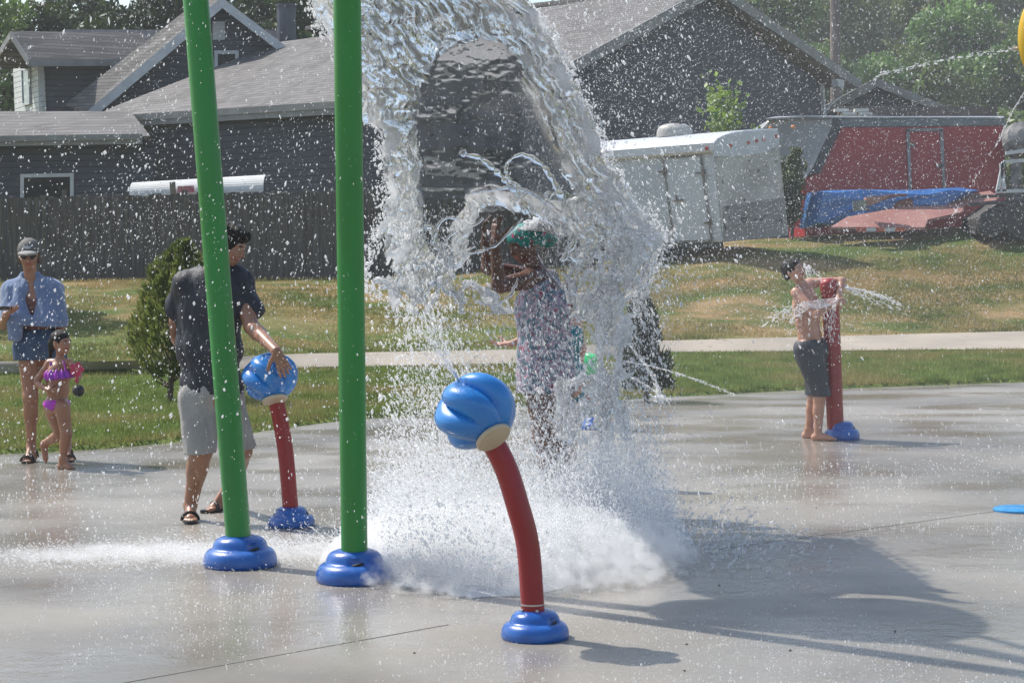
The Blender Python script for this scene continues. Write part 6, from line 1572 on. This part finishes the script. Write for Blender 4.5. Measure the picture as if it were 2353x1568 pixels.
# head impact: splash burst off the wrap
def burst(n, c, R, up=.3, med=1.8):
    d = r.normal(size=(n, 3)); d /= np.linalg.norm(d, axis=1)[:, None]; d[:, 2] = np.abs(d[:, 2]) * .8 + up * .2
    p = np.asarray(c) + d * (R * r.random(n) ** .8)[:, None] * [1.3, .7, .8]; return p, radpx(n, med, .5, 5, r) * 11.5 / 4500, 1 + 2 * r.random(n), d
c7 = burst(3600, P(1262, 530, 11.75), .13); c8 = burst(160, P(1120, 485, 11.5), .08)
droplets('water_breakup', *merge(c5, c6, edge_cloud(4200), c7, c8), M['drop'], 2)
# ground splash
def gsp(n, X0, X1, Y0, Y1, hz, med, dens, hmax=1.2, mx=6, clump=9.0, thr=.42):
    X = X0 + (X1 - X0) * r.random(n); Y = Y0 + (Y1 - Y0) * r.random(n); de = dens(X, Y); k = r.random(n) < de; X, Y, de = X[k], Y[k], de[k]
    z = r.exponential(hz, len(X)) * (.35 + de); k = (z < hmax) & (fbm(X * clump, Y * clump * .5, z * clump, 3) * .5 + .5 > thr - .1); X, Y, z = X[k], Y[k], z[k]; n = len(X)
    dd = np.stack([(X - .2) * .8 + r.normal(size=n) * .4, -np.abs(r.normal(size=n)) * .3, .5 + r.random(n)], 1)
    return np.stack([X, Y, z + .004], 1), radpx(n, med, .45, mx, r) * Y / 4500, 1 + 1.6 * r.random(n), dd
_fx = [-.75, -.55, -.2, .1, .30, .48, .64, .80]; _fyy = [9.75, 9.15, 8.78, 8.85, 9.15, 9.5, 9.75, 10.3]
def d_main(X, Y):
    fr = np.interp(X, _fx, _fyy) + .16 * fbm(X * 5, 3.3, 1.0, 4); a = np.clip((Y - fr) / .10, 0, 1); b = np.clip((11.9 - Y) / .9, 0, 1); c = np.clip((X + .95) / .3, 0, 1) * np.clip((.98 - X) / .25, 0, 1); return a * b * c
def d_left(X, Y): return np.exp(-((Y - 10.2 - .10 * (X + 1.5)) / .33) ** 2) * np.clip((X + 3.1) / 1.8, 0, 1) * np.clip((-.6 - X) / .3, 0, 1)
def d_right(X, Y): return np.exp(-((X - 1.1) / .35) ** 2) * np.exp(-((Y - 10.3) / .6) ** 2)
g1 = gsp(250000, -1.0, 1.15, 8.7, 12.0, .14, 1.05, d_main, 1.0)
g2 = gsp(90000, -3.2, -.6, 9.3, 11.2, .030, .85, d_left, .22)
g3 = gsp(7000, .7, 2.0, 9.2, 11.6, .07, 1.7, d_right, .5)
g4 = gsp(20000, -.9, 1.1, 10.0, 12.4, .36, 1.1, lambda X, Y: d_main(X, Y - .2), 1.35)
g5 = gsp(30000, -1.0, 1.1, 8.7, 12.0, .12, 2.1, d_main, .8, 6, 7.0, .55)
droplets('ground_splash_droplets', *merge(g1, g2, g3, g4, g5), M['drop2'], 3)
# froth under it
xs_ = np.arange(-1.0, 1.2, .011); ys_ = np.arange(8.65, 12.1, .016); X_, Y_ = np.meshgrid(xs_, ys_)
dm = d_main(X_, Y_); Z_ = dm ** 1.3 * (.012 + .05 * np.clip(fbm(X_ * 4, Y_ * 3, 1.1, 3) + .3, 0, 1) * np.clip((Y_ - 9.3) / .8, .15, 1)) * (1 + .5 * fbm(X_ * 18, Y_ * 14, 2.2, 3)) + .006 * dm * fbm(X_ * 45, Y_ * 38, 5.5, 3)
Z_ = np.where(dm < .03, -.02, np.maximum(Z_, .004))
k = len(xs_); ii = (np.arange(len(ys_) - 1)[:, None] * k + np.arange(k - 1)[None]).ravel(); F = np.stack([ii, ii + 1, ii + k + 1, ii + k], 1)
F = F[(dm.ravel()[F] > .03).all(1)]
o = obj('splash_froth', mesh_np('splash_froth', np.stack([X_, Y_, Z_], -1).reshape(-1, 3), F, True, [M['froth']]), M['froth']); tag(o, kind='stuff')
# drops and little crowns on the wet pad
n = 42000; px = -20 + 2400 * r.random(n); py = 930 + 650 * r.random(n) ** .8
streak = np.exp(-((py - (1105 - (px - 1500) * .045)) / 26) ** 2) * (px > 1350)
p = unproj(px, py, np.full(n, 1.0)); d = p - CAM; p = CAM + d * (-1.5 / d[:, 2])[:, None]; X, Y = p[:, 0], p[:, 1]
keep = (Y < edgeY(X) - .05) & (fbm(X * 1.6, Y * 1.0, .5, 3) * .5 + .5 + .45 * streak + (r.random(n) - .5) * .5 > .60); X, Y = X[keep], Y[keep]; n = len(X)
droplets('pad_droplets', np.stack([X, Y, .002 + .012 * r.random(n) ** 3], 1), radpx(n, 1.05, .4, 3, r) * Y / 4500, .8 + 1.4 * r.random(n) ** 2, np.stack([r.normal(size=n) * .3, r.normal(size=n) * .3, np.ones(n)], 1), M['drop'], 4)
# jets
def jet(pts, n, jit, med, mx=5, seed=0, taper=True):
    pts = np.array(pts, float); t = np.sort(r.random(n)); k = t * (len(pts) - 1); i = np.minimum(k.astype(int), len(pts) - 2); f = (k - i)[:, None]
    p = pts[i] * (1 - f) + pts[i + 1] * f; dd = pts[i + 1] - pts[i]; p = p + r.normal(size=(n, 3)) * jit * ((.25 + t) if taper else 1 + 0 * t)[:, None]
    return p, radpx(n, med, .35, mx, r) * p[:, 1] / 4500, 1.5 + 2.5 * r.random(n), dd
def curve(a, b, c, n=16):
    a, b, c = map(np.asarray, (a, b, c)); return [a * (1 - t) ** 2 + 2 * b * t * (1 - t) + c * t * t for t in np.linspace(0, 1, n)]
Yj = bc1[1] - .02; Q_ = lambda x, y, Y: P(x, y, Y)
js = []
for dx, dy in ((0, 0), (-14, 6), (10, -6), (-26, 20), (-6, 40)):
    js.append(jet(curve(Q_(1052, 872, Yj), Q_(1015 + dx, 800, Yj), Q_(972 + dx, 715 + dy, Yj)), 150, .010, 1.0))
js.append(jet(curve(Q_(1440, 830, 17.5), Q_(1560, 850, 17), Q_(1690, 908, 16.2)), 340, .006, .9)); js.append(jet(curve(Q_(1440, 862, 17.5), Q_(1490, 885, 17), Q_(1535, 918, 17)), 200, .006, .9)); js.append(jet(curve(Q_(1420, 770, 17.5), Q_(1490, 830, 17.5), Q_(1515, 900, 17.5)), 240, .010, 1.1))
js.append(jet(curve(Q_(1508, 912, 16.8), Q_(1512, 915, 16.8), Q_(1520, 919, 16.8)), 80, .02, 1.3))
js.append(jet(curve(Q_(2335, 112, 11.5), Q_(2130, 140, 11.5), Q_(2022, 172, 11.5)), 200, .007, .95, 2.5, taper=False)); js.append(jet(curve(Q_(2022, 172, 11.5), Q_(2008, 180, 11.5), Q_(2004, 194, 11.5)), 25, .006, .9))
js.append(jet(curve(Q_(2356, 208, 11.5), Q_(2320, 260, 11.5), Q_(2296, 320, 11.5)), 180, .003, .75)); js.append(jet(curve(Q_(2296, 320, 11.5), Q_(2230, 420, 11.5), Q_(2170, 530, 11.5)), 90, .010, .8))
# the boy's spray
Yb_ = Yq if False else b3[1] - .3
for (a, b, c, n, jt, md) in [((1945, 660), (2000, 668), (2070, 700), 190, .012, 1.1), ((1945, 662), (1990, 680), (2090, 726), 130, .018, 1.0), ((1900, 700), (1850, 700), (1815, 740), 120, .02, 1.2), ((1890, 705), (1820, 690), (1760, 745), 130, .030, 1.0), ((1880, 690), (1820, 715), (1775, 720), 110, .03, 1.0), ((1860, 615), (1850, 610), (1870, 640), 120, .03, .9), ((1920, 700), (1900, 730), (1910, 800), 160, .03, 1.0)]:
    js.append(jet(curve(Q_(*a, Yb_), Q_(*b, Yb_), Q_(*c, Yb_)), n, jt, md))
c9 = cloud(2600, 1740, 2110, 570, 860, b3[1] - .7, b3[1] + .2, 1.0, .4, 3, dens=lambda a, b: np.exp(-((a - 1900) / 110) ** 2 - ((b - 720) / 80) ** 2))
droplets('water_jets', *merge(*js, c9), M['drop'], 5)
# thin sheet of water fanning out under the boy's chin
mb = MB(); vs = []; fs = []; n1, n2 = 14, 6
for i in range(n1):
    for j in range(n2):
        a = Q_(1925 - i * 6.2, 682 + i * .9, Yb_ - .04 - .02 * i / n1); b_ = Q_(1925 - i * 5.8, 690 + i * .8 + 12 * math.sin(i / n1 * 3.1), Yb_ - .10 - .02 * i / n1)
        f = j / (n2 - 1); p = a * (1 - f) + b_ * f + np.array([0, .01 * math.sin(i * 1.3 + j), 0]); vs.append(p)
for i in range(n1 - 1):
    for j in range(n2 - 1): q = i * n2 + j; fs.append((q, q + n2, q + n2 + 1, q + 1))
mb.add(vs, fs); o = obj('water_fan', mb, watermat('thin_water_fan', white=.22, clear=.35), smooth=60); sm_ = o.modifiers.new('s', 'SOLIDIFY'); sm_.thickness = .004; tag(o, kind='stuff')

# drifting spray: a thin even mist round the falling water and beyond
def mist(name, c, rr_, dens):
    mb = MB(); n1, n2 = 24, 14; prof = [(math.sin(math.pi * i / n2), -math.cos(math.pi * i / n2)) for i in range(n2 + 1)]; prof = [(max(q, .02), z) for q, z in prof]
    mb.lathe([(q * 1.0, z) for q, z in prof], (0, 0, 0), n1); v = np.array(mb.v) * rr_ + np.asarray(c); v[:, 2] = np.maximum(v[:, 2], .012); mb.v = [tuple(q) for q in v]
    m = bpy.data.materials.new(name); m.use_nodes = True; n = m.node_tree.nodes; n.clear(); out = N(n, 'ShaderNodeOutputMaterial'); vo = N(n, 'ShaderNodeVolumePrincipled')
    vo.inputs['Color'].default_value = (.96, .97, 1, 1); vo.inputs['Density'].default_value = dens; vo.inputs['Anisotropy'].default_value = .55
    m.node_tree.links.new(vo.outputs[0], out.inputs['Volume']); o = obj(name, mb, m); tag(o, kind='stuff'); return o
mist('spray_mist', (2.9, 14.6, 1.2), (2.9, 3.2, 3.4), .007)
def cloudy(name, c, rr_, dens, scale, rough=.9, thr=.0, st=(1, 1, 1)):
    """white boiling spray: an uneven volume that thins towards its ragged outside"""
    mb = MB(); n1, n2 = 24, 14; prof = [(max(math.sin(math.pi * i / n2), .02), -math.cos(math.pi * i / n2)) for i in range(n2 + 1)]
    mb.lathe(prof, (0, 0, 0), n1); v = np.array(mb.v) * rr_; v[:, 2] = np.maximum(v[:, 2], .008); mb.v = [tuple(q) for q in v + np.asarray(c)]
    m = bpy.data.materials.new(name); m.use_nodes = True; n = m.node_tree.nodes; n.clear(); L = m.node_tree.links
    out = N(n, 'ShaderNodeOutputMaterial'); vo = N(n, 'ShaderNodeVolumePrincipled'); vo.inputs['Color'].default_value = (1, 1, 1, 1); vo.inputs['Anisotropy'].default_value = .25
    tc = N(n, 'ShaderNodeTexCoord'); mp = N(n, 'ShaderNodeMapping'); mp.inputs['Scale'].default_value = tuple(1 / q for q in rr_); L.new(tc.outputs['Object'], mp.inputs[0])
    ln = N(n, 'ShaderNodeVectorMath', operation='LENGTH'); L.new(mp.outputs[0], ln.inputs[0])
    nz = N(n, 'ShaderNodeTexNoise'); nz.inputs['Scale'].default_value = scale; nz.inputs['Detail'].default_value = 5; nz.inputs['Roughness'].default_value = .65
    m2_ = N(n, 'ShaderNodeMapping'); m2_.inputs['Scale'].default_value = st; L.new(tc.outputs['Object'], m2_.inputs[0]); L.new(m2_.outputs[0], nz.inputs['Vector'])
    a = N(n, 'ShaderNodeMath', operation='SUBTRACT'); a.inputs[0].default_value = 1.0; L.new(ln.outputs['Value'], a.inputs[1])
    b = N(n, 'ShaderNodeMath', operation='MULTIPLY_ADD'); L.new(nz.outputs[0], b.inputs[0]); b.inputs[1].default_value = rough * 2; b.inputs[2].default_value = -rough - thr
    d = N(n, 'ShaderNodeMath', operation='ADD'); L.new(a.outputs[0], d.inputs[0]); L.new(b.outputs[0], d.inputs[1])
    f = N(n, 'ShaderNodeMath', operation='MULTIPLY', use_clamp=False); L.new(d.outputs[0], f.inputs[0]); f.inputs[1].default_value = dens
    g_ = N(n, 'ShaderNodeMath', operation='MAXIMUM'); L.new(f.outputs[0], g_.inputs[0]); g_.inputs[1].default_value = 0
    L.new(g_.outputs[0], vo.inputs['Density']); L.new(vo.outputs[0], out.inputs['Volume']); m.cycles.volume_step_rate = .6
    o = obj(name, mb, m, base=c); tag(o, kind='stuff'); return o
cloudy('splash_spray', (-.02, 9.95, 0), (.98, 1.25, .30), 26, 14, 1.25)
cloudy('splash_spray', (.52, 10.8, 0), (.45, .8, .60), 5, 10, .9, .05)
cloudy('low_spray', (-1.75, 10.15, 0), (1.3, .42, .07), 9, 9, .9, .05, st=(1, 1, 2))
# air: light haze over the whole place
mb = MB(); mb.box((0, 100, 20), (190, 185, 24.5))
m = bpy.data.materials.new('haze'); m.use_nodes = True; n = m.node_tree.nodes; n.clear(); out = N(n, 'ShaderNodeOutputMaterial'); vo = N(n, 'ShaderNodeVolumePrincipled')
vo.inputs['Color'].default_value = (.93, .96, 1, 1); vo.inputs['Density'].default_value = .0007; vo.inputs['Anisotropy'].default_value = .3
m.node_tree.links.new(vo.outputs[0], out.inputs['Volume']); o = obj('haze', mb, m); tag(o, kind='stuff')
